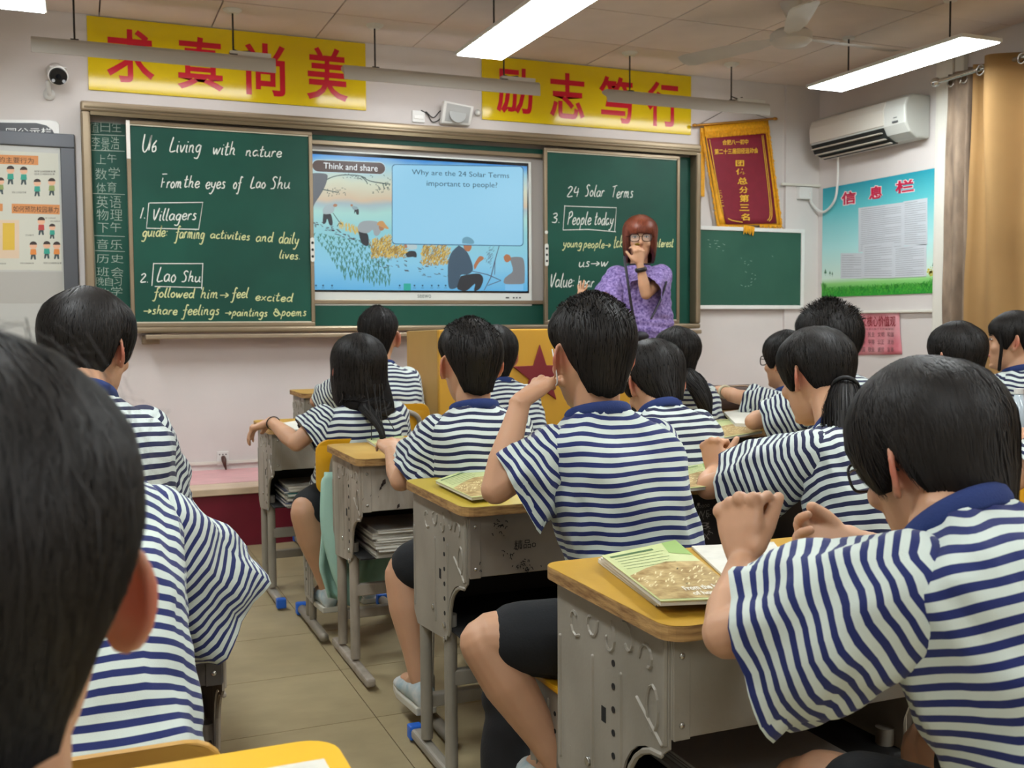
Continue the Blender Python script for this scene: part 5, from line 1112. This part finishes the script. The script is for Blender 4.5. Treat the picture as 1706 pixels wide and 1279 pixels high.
def person(label, Hc, hip, psi=0., yaw=0., pitch=0., roll=0., bw=1., neck=None, L=None, R=None, knees=None, ankles=None, hair='boy', nstr=900, hm=None, vox=.006, shirt=None, hz=.50, seed=1, slouch=.03,
           hk=1., legs=True, face=False, glasses=False, extra=None, group='students in striped T-shirts', sleeveL=.9, sleeve_r=1., shoes=True, standing=False, top='stripe', collar=True, handL={}, handR={}, wrapR=.7):
    hm = hm or [M_hair, M_strand]; shirt = shirt or M_shirt
    root = thing('person', label, 'person', (hip[0], hip[1], 0 if not standing else PH), group)
    F = Vector((math.sin(psi), math.cos(psi), 0)); Rt = Vector((math.cos(psi), -math.sin(psi), 0)); Z = Vector((0, 0, 1))
    Mh = (Matrix.Rotation(-(psi+yaw), 3, 'Z') @ Matrix.Rotation(-pitch, 3, 'X') @ Matrix.Rotation(roll, 3, 'Y')); Hc = Vector(Hc)
    Tw = lambda p: Hc+Mh @ (Vector((p[0], p[1], p[2]-.12))*hk)
    Hp = Vector((hip[0], hip[1], hz)); Nb = Vector(neck) if neck else Hc+Vector((0, 0, -.125*hk))-F*.03+(-F*.0)
    axis = Nb-Hp; Ls = axis.length
    def sp(t):
        return Hp+axis*t-F*slouch*4*max(0, t)*(1-t) if t < 1 else Hp+axis*t
    def fr(t):
        T = (sp(min(t, .99)+.01)-sp(min(t, .99)-.01)).normalized(); return T, T.cross(Rt).normalized()*-1 if T.cross(Rt).dot(F) < 0 else T.cross(Rt).normalized()
    m = MB()
    m.loft([ring_pts(sp(t), Rt, fr(t)[1], a*bw, b*bw, 20) for t, a, b in ((-.05, .12, .09), (.1, .135, .095), (.4, .128, .085), (.7, .128, .085), (.82, .115, .074), (.9, .085, .056), (1, .045, .045))])
    nk = Tw((0, -.028, .075)); m.tube([Nb-Vector((0, 0, .05))+F*.012, Nb+(nk-Nb)*.15+F*.004, nk], [.056*hk, .049*hk, .049*hk], 16)
    rings = []
    for z in np.linspace(-.008, .226, 26): rings.append([Tw(hsurf(2*PI*i/28, z)) for i in range(28)])
    m.loft(rings)
    m.tube([Tw((0, .086, .128)), Tw((0, .098, .105)), Tw((0, .107, .088)), Tw((0, .096, .080))], [.007*hk, .008*hk, .011*hk, .009*hk], 10)
    m.ellipsoid(Tw((0, .088, .052)), (.022*hk, .010*hk, .009*hk), 12, 7, Mh); m.ellipsoid(Tw((0, .082, .012)), (.02*hk, .014*hk, .013*hk), 12, 7, Mh)
    for s in (-1, 1):
        m.ellipsoid(Tw((s*.035, .074, .085)), (.022*hk, .018*hk, .02*hk), 10, 7, Mh)
        e1 = Vector((s*.74, -.67, 0)); e2 = Vector((0, -.15, .99)); c = Vector((s*.069, .006, .106)); q = []
        for k in range(13):
            a = math.radians(135-k*20); q.append(Tw(c+e1*(.015+.019*math.cos(a))+e2*(.031*math.sin(a)+.002)))
        rv = max(.0048, vox*.95)*hk; m.tube(q, [rv]*10+[rv*1.15]*3, 8)
        n_ = e1.cross(e2).normalized(); Me = Mh @ Matrix((e1, n_, e2)).transposed(); m.ellipsoid(Tw(c+e1*.010+e2*.0), (.019*hk, max(.0035, vox*.62)*hk, .027*hk), 12, 8, Me)
    # arms
    arms = []
    for s, A in ((-1, L), (1, R)):
        S = sp(.86)+Rt*s*.125*bw
        if A is None:
            E_ = S+F*.17-Z*.22+Rt*s*.05; Wp = E_+F*.2+Z*.02-Rt*s*.07; A = (E_, Wp)
        E_, Wp = Vector(A[0]), Vector(A[1]); arms.append((s, S, E_, Wp))
        mid = (E_+Wp)/2; m.tube([S-Z*.012, (S+E_)/2, E_], [.036, .037, .032], 14); m.tube([E_, E_+(Wp-E_)*.32, E_+(Wp-E_)*.7, Wp], [.031, .034, .026, .021], 14)
        hs = (handL, handR)[s > 0]; d = hs.get('d') or (Wp-E_).normalized()
        nrm = hs.get('n') or (-Z); sd = hs.get('sd') or (-Rt*s)
        hand_geo(m, Wp, d, nrm, sd, hs.get('curl', (.35, .5, .4)), hs.get('k', .95), hs.get('thumb', (.6, .7, .25)), hs.get('fan', .1), hs.get('curls'))
    # legs
    hips = [sp(0)+Rt*s*.08*bw+Vector((0, 0, 0)) for s in (-1, 1)]
    if knees is None: knees = [hips[i]+F*.37+Rt*(-.05, .05)[i]+Z*.005 for i in (0, 1)] if not standing else [hips[i]-Z*.40 for i in (0, 1)]
    if ankles is None: ankles = [Vector((knees[i].x, knees[i].y, .09))-F*.03 if not standing else Vector((knees[i].x, knees[i].y, PH+.09)) for i in (0, 1)]
    knees = [Vector(k) for k in knees]; ankles = [Vector(a) for a in ankles]
    if legs:
        for i in (0, 1):
            K, A = knees[i], ankles[i]; m.tube([hips[i], hips[i].lerp(K, .5), K.lerp(hips[i], .1)], [.075, .068, .055], 16); m.tube([K.lerp(A, .04), K.lerp(A, .18), K.lerp(A, .35), K.lerp(A, .75), A], [.050, .052, .054, .037, .032], 16)
            m.tube([A, A+F*.05-Z*.03, A+F*.13-Z*.05], [.03, .03, .025], 10)
    q = blob('body', m, M_skin, root, vox, 2); me, co, org = q
    tint = np.zeros(len(co), 'f')
    for x_, y_, z_, r_, k_ in ((-.09, -.015, .108, .032, .75), (.09, -.015, .108, .032, .75), (0, .095, .052, .018, .6), (0, .1, .088, .02, .25)):
        dd = np.linalg.norm(co-np.array(Tw((x_, y_, z_)), 'f'), axis=1); tint = np.maximum(tint, k_*np.clip(1.3-dd/(r_*hk), 0, 1))
    me.attributes.new('tint', 'FLOAT', 'POINT').data.foreach_set('value', tint)
    body = finish('body', me, co, org, M_skin, root)
    # hair
    ho = build_hair(Tw, hair, root, nstr, hm, seed)
    # shirt torso
    if top == 'stripe' or top == 'blouse':
        prof = [(-.13, .150, .120), (-.06, .158, .126), (0, .158, .124), (.12, .154, .120), (.25, .150, .114), (.4, .148, .110), (.55, .150, .109), (.68, .152, .107), (.78, .153, .102), (.84, .150, .095), (.89, .136, .084), (.93, .112, .074), (.965, .086, .066), (1.0, .066, .060)]
        ts = [p_[0] for p_ in prof]; m = MB(); n1 = 72; n2 = 64; rings = []; vt = np.linspace(-.13, 1.0, n2); k0 = 0
        for t in vt:
            a, b = np.interp(t, ts, [p_[1] for p_ in prof])*bw, np.interp(t, ts, [p_[2] for p_ in prof])*bw
            if t > .9: a = a/bw*(1+(bw-1)*(1-t)*10) ; b = b/bw*(1+(bw-1)*(1-t)*10)
            T_, Fr = fr(t); c = sp(t); pts = ring_pts(c, Rt, Fr, a, b, n1, 2.6); rg = []
            for i, p in enumerate(pts):
                n_ = (p-c).normalized(); u = i/n1*2*PI; amp = .75 if t > .9 else 1
                w1 = noise.noise(Vector((math.sin(u)*1.6+seed*3.1, math.cos(u)*1.6, t*5)))*.014+noise.noise(Vector((math.sin(u)*3.5, math.cos(u)*3.5+seed, t*9+seed)))*.009+noise.noise(Vector((math.sin(u)*8, math.cos(u)*8, t*7+seed*2)))*.005
                w1 += .0045*math.sin(t*46+math.sin(u*2+seed)*1.5)*math.exp(-((t-.12)/.14)**2)
                p = p+n_*w1*amp; rg.append(p)
                dv = noise.noise(Vector((math.sin(u)*1.8+seed, math.cos(u)*1.8, t*3)))*.010; m.uv[k0+i] = (u/6.28, t*Ls+dv+seed*.0031-.028*abs(math.sin(u))**3*max(0, t-.6))
            rings.append(rg); k0 += n1
        m.loft(rings, 0, False, False)
        inner = [[p+(sp(-.1)-p)*.03 for p in rings[0]], [p+(sp(-.1)-p)*.08+Z*.05 for p in rings[0]]]; m.loft([rings[0]]+inner, 1, False, False)
        M_in = M_inside if top == 'stripe' else shirt; so = m.obj('shirt', [shirt, M_in], root, smooth='all')
        for s, S, E_, Wp in arms:
            ax = (E_-S); La = ax.length; ax.normalize(); dn = (-Z-ax*(-Z).dot(ax)); dn = dn.normalized() if dn.length > .25 else (F-ax*F.dot(ax)).normalized(); sd = ax.cross(dn)
            m = MB(); rings = []; n1 = 40; k0 = 0; S0 = S-Rt*s*.02*bw
            for f in list(np.linspace(-.16, sleeveL, 28)):
                g = (f+.16)/(sleeveL+.16); r_ = np.interp(g, [0, .06, .14, .3, .6, 1], [.036, .052, .062, .068, .077, .083])*sleeve_r*(.6+.4*bw); c = S0+ax*La*f+dn*.010*g+Z*.004; rg = []
                for i in range(n1):
                    u = 2*PI*i/n1; cu_, su_ = math.cos(u), math.sin(u); rd = r_*(1+.34*g*wrapR) if cu_ > 0 else r_*.80
                    nn_ = noise.noise(Vector((cu_*1.5+seed, su_*1.5, f*4+s)))*.014*g+noise.noise(Vector((cu_*3.5+s*3, su_*3.5, f*5+seed)))*.012*g+.006*math.sin(u*6+f*7+seed)*g
                    p = c+dn*(cu_*(rd+nn_))+sd*(su_*(r_*.86+nn_))-ax*(0.025*g*(1-cu_)*.5) ; rg.append(p); m.uv[k0+i] = (i/n1, La*f+noise.noise(Vector((cu_*2, su_*2+seed, f*4)))*.007+s*.003+seed*.0017-.03*(1-cu_)*.35)
                rings.append(rg); k0 += n1
            m.loft(rings, 0, True, False); c = S0+ax*La*sleeveL
            c = sum(rings[-1], Vector())/n1; i1 = [c-ax*.012+(p-c)*.94 for p in rings[-1]]; i2 = [c-ax*.05+(p-c)*.72 for p in rings[-1]]; k1 = len(m.v); m.loft([rings[-1], i1, i2], 0, False, False)
            for i in range(n1):
                for q_, dv_ in ((0, 0), (1, -.012), (2, -.05)): b0_ = m.uv[k0-n1+i]; m.uv[k1+q_*n1+i] = (b0_[0], b0_[1]+dv_)
            sl = m.obj('sleeve', [shirt, M_in], so, smooth='all')
        if collar:
            cd = (nk-Nb).normalized(); Tn = (fr(.97)[0]+cd).normalized(); Yf = Tn.cross(Rt); Yf = Yf if Yf.dot(F) > 0 else -Yf; m = MB(); cc_ = sp(1.0)-Tn*.004
            m.tube([p-Yf*0+Tn*(-.012*(p-cc_).dot(Yf)/.06) for p in ring_pts(cc_, Rt, Yf,   .066, .062, 32, 2.1)], .0065, 8, closed=True, up=Tn, flat=2.3); m.obj('collar', M_navy, so, smooth='all')
    # shorts / trousers
    if legs:
        m = MB(); kf = .72 if not standing else 1.0
        for i in (0, 1): m.tube([hips[i]-(knees[i]-hips[i]).normalized()*.03, hips[i].lerp(knees[i], kf*.5), hips[i].lerp(knees[i], kf)]+([ankles[i]+Z*.02] if standing else []), [.092, .085, .076]+([.06] if standing else []), 16)
        m.tube([sp(-.02), sp(.18)], .115*bw, 18, flat=.8, up=F)
        q = blob('shorts', m, M_short, root, .009, 3); finish('trousers' if standing else 'shorts', *q, M_short, root)
        if shoes:
            for i in (0, 1):
                A = ankles[i]; b0 = A.z-.09; m = MB(); rs = []
                for y_, w_, h_ in ((-.055, .02, .05), (-.045, .030, .075), (0, .034, .085), (.05, .038, .065), (.10, .042, .05), (.15, .038, .04), (.175, .02, .03)):
                    c = Vector((A.x, A.y, 0))+F*y_; rs.append([Vector((c.x, c.y, b0+.012+h_/2))+Rt*w_*math.sin(k*PI/8)+Z*(h_/2)*math.cos(k*PI/8) for k in range(16)])
                m.loft(rs); sh = m.obj('shoe', M_shoe, root, smooth='all'); m = MB(); m.prism([(-.058, -.03), (-.058, .03), (.1, .043), (.165, .034), (.18, 0), (.165, -.034), (.1, -.043)], .022, lambda u, v, w_: Vector((A.x, A.y, b0+.001+w_))+F*u+Rt*v); m.obj('sole', M_sole, sh, bevel=.004)
    if face:
        for s in (-1, 1):
            m = MB(); m.ellipsoid(Tw((s*.031, .0865, .122)), (.012*hk, .006*hk, .0042*hk), 12, 8, Mh); ey = m.obj('eye', mat('eye_white', 'd8d4d0', .3), root, smooth='all')
            m = MB(); m.ellipsoid(Tw((s*.031, .0915, .122)), (.0055*hk, .003*hk, .0052*hk), 10, 7, Mh); m.obj('iris', mat('iris_dark', '1c120e', .15), ey, smooth='all')
            m = MB(); m.tube([Tw((s*.014, .093, .138)), Tw((s*.031, .094, .143)), Tw((s*.048, .084, .138))], [.002, .0028, .0015], 6); m.obj('eyebrow', hm[0], root, smooth='all')
            m = MB(); m.tube([Tw((s*.017, .0915, .1235)), Tw((s*.031, .0945, .128)), Tw((s*.045, .088, .123))], .0016, 6); m.obj('eyelid', mat('lash_dark', '2a1a14', .6), ey)
        m = MB(); m.tube([Tw((-.02, .091, .053)), Tw((0, .099, .055)), Tw((.02, .091, .053))], [.002, .0045, .002], 8); m.obj('lips', mat('lip_red', 'a8504a', .4), root, smooth='all')
    if glasses:
        gm = mat('glasses_frame_'+glasses, glasses, .25, .5); m = MB()
        for s in (-1, 1):
            q = [Tw((s*.034+.026*math.copysign(abs(math.cos(a))**.6, math.cos(a)), .104-.10*abs((s*.034+.026*math.cos(a)))**1.3*2, .117+.02*math.copysign(abs(math.sin(a))**.7, math.sin(a)))) for a in [k*PI/10 for k in range(20)]]
            m.tube(q, .0021*hk, 6, closed=True)
            m.tube([Tw((s*.060, .096, .125)), Tw((s*.079, .07, .125)), Tw((s*.081, .0, .124)), Tw((s*.080, -.012, .108))], .0016*hk, 6)
        m.tube([Tw((-.009, .106, .122)), Tw((0, .108, .125)), Tw((.009, .106, .122))], .0016, 6); go = m.obj('glasses', gm, root, smooth='all')
        for s in (-1, 1):
            m = MB(); m.add([Tw((s*.034+.025*math.copysign(abs(math.cos(a))**.6, math.cos(a)), .1035-.10*abs((s*.034+.025*math.cos(a)))**1.3*2, .117+.019*math.copysign(abs(math.sin(a))**.7, math.sin(a)))) for a in [k*PI/8 for k in range(16)]], [tuple(range(16))])
            lm = mat('lens_clear', 'ffffff', .03); lm.node_tree.nodes['Principled BSDF'].inputs['Alpha'].default_value = .12; m.obj('lens', lm, go)
    if extra: extra(root, Tw, Mh, arms, ho)
    return root
V = Vector
def watch(col, which, wd=.012, r=.028, f=.93, lbl='wrist_watch'):
    def fn(root, Tw, Mh, arms, ho):
        s, S, E_, Wp = arms[which]; c = E_.lerp(Wp, f); ax = (Wp-E_).normalized(); m = MB(); X = ax.orthogonal().normalized(); Y = ax.cross(X)
        m.tube([c+X*r*math.cos(k*PI/10)+Y*r*math.sin(k*PI/10) for k in range(20)], wd*.35, 6, closed=True, up=ax, flat=wd*2.4/ (wd+.006)); m.obj(lbl, mat('strap_'+col, col, .5), root, smooth='all')
    return fn
def many(*fs):
    def fn(*a):
        for f in fs: f(*a)
    return fn
def tailf(pts, rad, n=160, flat=.6, tie=None, seed=2):
    def fn(root, Tw, Mh, arms, ho):
        m = MB(); tail(m, pts, rad, n, random.Random(seed), flat); m.obj('ponytail', [M_hair, M_strand], root, smooth='all')
        if tie: m = MB(); p = V(pts[0]); d = (V(pts[1])-p).normalized(); X = d.orthogonal().normalized(); Y = d.cross(X); m.tube([p+d*.01+X*tie*math.cos(k*PI/8)+Y*tie*math.sin(k*PI/8) for k in range(16)], .006, 6, closed=True); m.obj('hair_tie', mat('tie_black', '0c0c0e', .6), root, smooth='all')
    return fn
# --- D: tall boy in the middle
def earwire(root, Tw, Mh, arms, ho):
    m = MB()
    for s in (-1, 1): m.tube(catmull([Tw((s*.082, .02, .13)), Tw((s*.090, -.010, .10)), Tw((s*.083, -.006, .06)), Tw((s*.08, .03, .05))]), .0016, 6)
    m.obj('mask_loop', mat('loop_white', 'dcdcdc', .6), root, smooth='all')
Hd = PX(985, 589, 2.20)
person('tall boy in the middle, hand raised to his chin, white loops behind the ears', Hd, (1.10, -4.36), slouch=.015, hair='boy', nstr=4200, vox=.0045, seed=3, shirt=M_shirtb,
       L=(PX(826, 815, 2.12), PX(868, 668, 2.16)), R=(PX(1098, 830, 2.42), PX(1085, 760, 2.55)), sleeve_r=1.10, sleeveL=1.0,
       handL={'d': V((.80, .28, .42)), 'n': V((.35, .1, -.9)), 'sd': V((.1, .9, .1)), 'curl': (.25, .45, .35), 'k': .95},
       knees=[PX(800, 1062, 2.12), (1.30, -3.98, .50)], ankles=[PX(935, 1275, 2.12), (1.28, -3.98, .09)], extra=earwire, bw=1.02)
# --- F
person('boy with big ears in front of the peeling desk', PX(783, 604, 2.95), (1.06, -3.46), hair='boy', nstr=3000, vox=.005, seed=5, L=(PX(668, 800, 2.9), PX(652, 752, 3.12)), sleeve_r=1.12, sleeveL=.97, bw=1.02,
       knees=[PX(668, 950, 2.98), (1.2, -3.1, .5)], ankles=[PX(700, 1128, 2.95), (1.22, -3.12, .09)])
# --- E long hair
E_h = PX(598, 614, 3.86)
def longhair(root, Tw, Mh, arms, ho):
    r = random.Random(4); m = MB()
    for q, rd, n in (([Tw((0, -.05, .10)), Tw((0, -.065, .04)), Tw((.0, -.075, .0)), Tw((-.01, -.08, -.02)), Tw((-.01, -.08, -.035))], [.06, .08, .086, .07, .02], 160), ([Tw((.05, -.06, .08)), Tw((.06, -.09, -.02)), PX(622, 690, 3.74), PX(636, 720, 3.67)], [.04, .045, .026, .004], 70),
                     ([Tw((.02, -.09, 0)), PX(610, 680, 3.73), PX(634, 715, 3.67), PX(642, 752, 3.66)], [.035, .026, .014, .002], 40)): tail(m, q, rd, n, r, .45)
    for _ in range(5):
        x = r.uniform(600, 640); q = [PX(x, 640, 3.75), PX(x+r.uniform(0, 12), 690, 3.70), PX(x+r.uniform(0, 26), r.uniform(715, 750), 3.66)]; m.tube(catmull(q), [.0018]*9, 4, 1)
    m.obj('loose_hair', [M_hair, M_strand], root, smooth='all')
person('girl with long straight black hair by the aisle, wristband, arm stretched over the desk corner', E_h, (.95, -2.42), hair='long', nstr=2200, vox=.006, seed=7, L=(PX(494, 738, 3.75), PX(452, 702, 4.0)), bw=1.1, hk=1.06, sleeve_r=1.15, sleeveL=.93,
       handL={'d': V((-.8, .45, -.35)), 'n': V((0, -.2, -1)), 'sd': V((.3, .6, 0)), 'curl': (.5, .5, .3)}, knees=[PX(505, 850, 3.72), (1.08, -2.05, .5)], ankles=[PX(545, 975, 3.86), (1.08, -2.05, .09)], extra=many(longhair, watch('15120f', 0, .006, .026, .92, 'wristband')), neck=E_h+V((0, -.03, -.125)))
# --- G
person('boy in front by the left side of the lectern, seen above the long-haired girl', PX(630, 560, 4.84), (1.27, -1.6), hair='boy', nstr=1000, vox=.007, seed=9, L=(PX(527, 668, 4.9), PX(560, 690, 5.15)), sleeve_r=1.1, bw=1.2, yaw=.35, hk=1.1)
# --- H2
person('short-haired student half hidden behind the boy with big ears, before the red star', PX(826, 592, 4.35), (1.67, -2.3), hair='bowl', nstr=700, vox=.007, seed=11, bw=1.0, yaw=.1, hk=.97)
# --- J bent down
person('bent-down student with glossy black hair just right of the tall boy', PX(1090, 636, 3.20), (1.72, -3.5), pitch=.45, hair='bowl', nstr=2600, vox=.006, seed=13, neck=PX(1099, 684, 3.13), slouch=.05, bw=1.05, hk=1.02)
# --- I ponytail
person('girl with a long side ponytail beyond the bent-down student', PX(1128, 590, 4.45), (2.46, -2.42), hair='pony', nstr=700, vox=.007, seed=15, yaw=-.35, extra=tailf([PX(1150, 622, 4.33), PX(1160, 640, 4.28), PX(1172, 665, 4.26), PX(1178, 698, 4.26)], [.03, .05, .045, .02], 140, .6), sleeve_r=1.0)
# --- K
Kh = PX(1362, 622, 2.66)
def ktail(root, Tw, Mh, arms, ho):
    tailf([PX(1408, 642, 2.56), PX(1408, 680, 2.48), PX(1410, 740, 2.44), PX(1424, 800, 2.42), PX(1440, 868, 2.42)], [.03, .05, .056, .05, .012], 420, .55, .03)(root, Tw, Mh, arms, ho)
person('girl with a low black ponytail resting both fists on the dark doodled desk', Kh, (1.72, -4.36), hair='pony', nstr=3600, vox=.005, seed=17, yaw=-.12, pitch=.22, neck=PX(1396, 712, 2.52), slouch=.05, L=(PX(1180, 812, 2.62), PX(1190, 785, 2.72)), sleeve_r=1.22, sleeveL=.86,
       handL={'d': V((.05, .25, .95)), 'n': V((.8, .5, 0)), 'sd': V((.2, -.9, .2)), 'curl': (1.3, 1.3, .9)}, extra=ktail, bw=1.02)
# --- M spiky
person('spiky-haired boy leaning on the dark desk beyond the ponytail girl', PX(1380, 570, 3.72), (2.48, -3.42), hair='spiky', nstr=2600, vox=.007, seed=19, L=(PX(1255, 702, 3.72), PX(1275, 690, 3.95)), slouch=.06, sleeve_r=1.05, bw=1.05, hk=1.08)
# --- L
person('student in dark glasses with a white watch, half hidden by the ponytail girl', PX(1312, 600, 4.5), (2.92, -2.52), hair='bowl', nstr=800, vox=.007, seed=21, yaw=-.3, L=(PX(1225, 660, 4.5), PX(1206, 652, 4.65)), glasses='15120f', extra=watch('c8c0a0', 0, .016, .027, .9), sleeve_r=.95)
# --- N
person('dark-haired student near the curtain, only the round back of the head showing', PX(1594, 594, 3.85), (3.1, -3.42), hair='bowl', nstr=2200, vox=.007, seed=23, hk=1.0)
# --- O profile
person('girl in profile at the right edge, ear showing, looking to the left', PX(1690, 566, 4.3), (3.66, -3.05), psi=.05, yaw=-.75, hair='pony', nstr=2200, vox=.006, seed=25, face=True, bw=1.12, sleeve_r=1.0,
       extra=lambda root, Tw, Mh, arms, ho: (lambda m: (m.tube(catmull([Tw((-.08, .05, .15)), Tw((-.088, .045, .09)), Tw((-.082, .05, .03)), Tw((-.078, .052, .0))]), [.009]*13, 6, 0, .5), m.obj('side_lock', M_hair, root, smooth='all')))(MB()))
# --- P cut by the frame
person('student cut off by the right picture edge behind the boy in glasses', PX(1800, 590, 2.9), (2.66, -4.3), hair='bowl', nstr=600, vox=.007, seed=27, L=(PX(1690, 800, 2.85), PX(1705, 705, 3.02)), sleeve_r=1.1)
# --- B
person('boy in the far left row turning his head to the right, ear showing', PX(146, 566, 2.34), (.02, -3.86), yaw=.62, hair='fluffy', nstr=4200, vox=.005, seed=29, pitch=.08, neck=PX(140, 668, 2.24), bw=1.12, sleeve_r=1.05, hk=1.0, wid=.004) if False else person('boy in the far left row turning his head to the right, ear showing', PX(146, 578, 2.34), (.0, -3.86), yaw=.55, hair='bowl', nstr=4200, vox=.005, seed=29, pitch=.08, neck=PX(140, 668, 2.24), bw=1.15, sleeve_r=1.05, hk=1.02)
# --- C
person('boy in the left foreground leaning on his desk, elbow over the aisle', PX(108, 752, 1.86), (-.04, -4.80), hair='boy', nstr=900, vox=.006, seed=31, pitch=.75, neck=PX(105, 812, 1.66), shirt=M_shirtb, R=(PX(398, 985, 1.86), PX(300, 930, 2.15)), slouch=.07, bw=1.18, sleeve_r=1.22, sleeveL=.92, handR={'d': V((-.8, .6, 0))})
# --- A
person('blurred head of the boy closest to the camera, dark hair and red ear, left edge', PX(-45, 985, .60), (-.16, -5.72), hair='near', nstr=10000, vox=.0035, seed=33, shirt=M_shirtb, pitch=.05, hk=1.02, yaw=-.06)
# --- R
Rh = PX(1556, 760, 1.30)
person('boy in glasses in the right foreground with both hands joined over the desk', Rh, (1.12, -5.42), psi=-.12, yaw=.08, pitch=.34, roll=-.05, hair='bowl', nstr=8000, vox=.0035, seed=35, shirt=M_shirtb, neck=PX(1592, 866, 1.23), slouch=.03, bw=1.12, sleeve_r=1.2, sleeveL=.97,
       L=(PX(1212, 1055, 1.27), PX(1240, 935, 1.40)), R=(PX(1560, 950, 1.62), PX(1408, 900, 1.55)), glasses='3a3634', face=True, hk=.95,
       handL={'d': V((.12, .35, .93)), 'n': V((.75, .45, -.3)), 'sd': V((.3, -.9, .2)), 'curls': [(1.0, 1.3, .9), (1.15, 1.35, .9), (1.35, 1.4, .9), (1.5, 1.4, .9)], 'thumb': (.8, .2, .6), 'k': .98},
       handR={'d': V((-.92, -.15, .05)), 'n': V((-.1, -.75, .65)), 'sd': V((0, .35, .9)), 'curl': (.45, .5, .35), 'thumb': (.8, .4, .35), 'k': 1.0})
# --- teacher
M_bl = mat('purple_blouse', 'a48fc8', .8, col2='4a3474', vs=70, bump=.3, bs=80)
Th = PX(1066, 396, 6.15)
def teach(root, Tw, Mh, arms, ho):
    m = MB(); m.tube(catmull([PX(1040, 428, 6.0), PX(1046, 470, 5.93), PX(1052, 510, 5.95), PX(1060, 550, 5.98)]), .009, 6, flat=.4); m.tube(catmull([PX(1110, 470, 6.02), PX(1100, 500, 5.98), PX(1085, 530, 5.96)]), .008, 6, flat=.4); m.obj('bag_strap', mat('strap_dark', '1d1a24', .6), root, smooth='all')
    m = MB(); m.ellipsoid(PX(1066, 560, 6.0), (.06, .03, .03)); m.obj('waist_bag', mat('strap_dark', '', 0), root, smooth='all')
    m = MB(); p = PX(1062, 407, 6.02); m.ellipsoid(p, (.018, .012, .009)); m.obj('microphone', mat('mic_gold', '8a6a20', .3, .6), root, smooth='all')
    m = MB(); c = Tw((0, -.02, -.03)); m.tube([c+Vector((.06*math.cos(k*PI/12), .055*math.sin(k*PI/12), 0)) for k in range(24)], .006, 6, closed=True); m.obj('choker', mat('strap_dark', '', 0), root, smooth='all')
person('teacher with auburn bob, glasses and purple blouse standing before the blackboard', Th, (Th.x+.02, Th.y-.0), psi=math.radians(-152), yaw=-.02, pitch=.05, hair='bob', nstr=2200, hm=[M_hairR, M_strandR], vox=.006, seed=41, hz=PH+.78, slouch=0, bw=1.22, top='blouse', shirt=M_bl, collar=False,
       standing=True, face=True, glasses='2a1512', group=None, hk=1.06, sleeve_r=1.25, sleeveL=.9, neck=Th+V((.01, .03, -.165)),
       L=(PX(1076, 490, 5.98), PX(1066, 440, 5.95)), R=(PX(998, 515, 6.08), PX(974, 508, 5.93)), handL={'d': V((-.1, 0, 1)), 'n': V((.1, .9, .1)), 'sd': V((-.9, 0, .1)), 'curl': (.5, .8, .6)}, handR={'d': V((-.3, -.2, .9)), 'n': V((.8, 0, 0)), 'sd': V((0, -.9, .2)), 'curl': (.1, .2, .1), 'fan': .3},
       extra=many(teach, watch('14110f', 0, .02, .029, .82)))
bpy.context.view_layer.update()
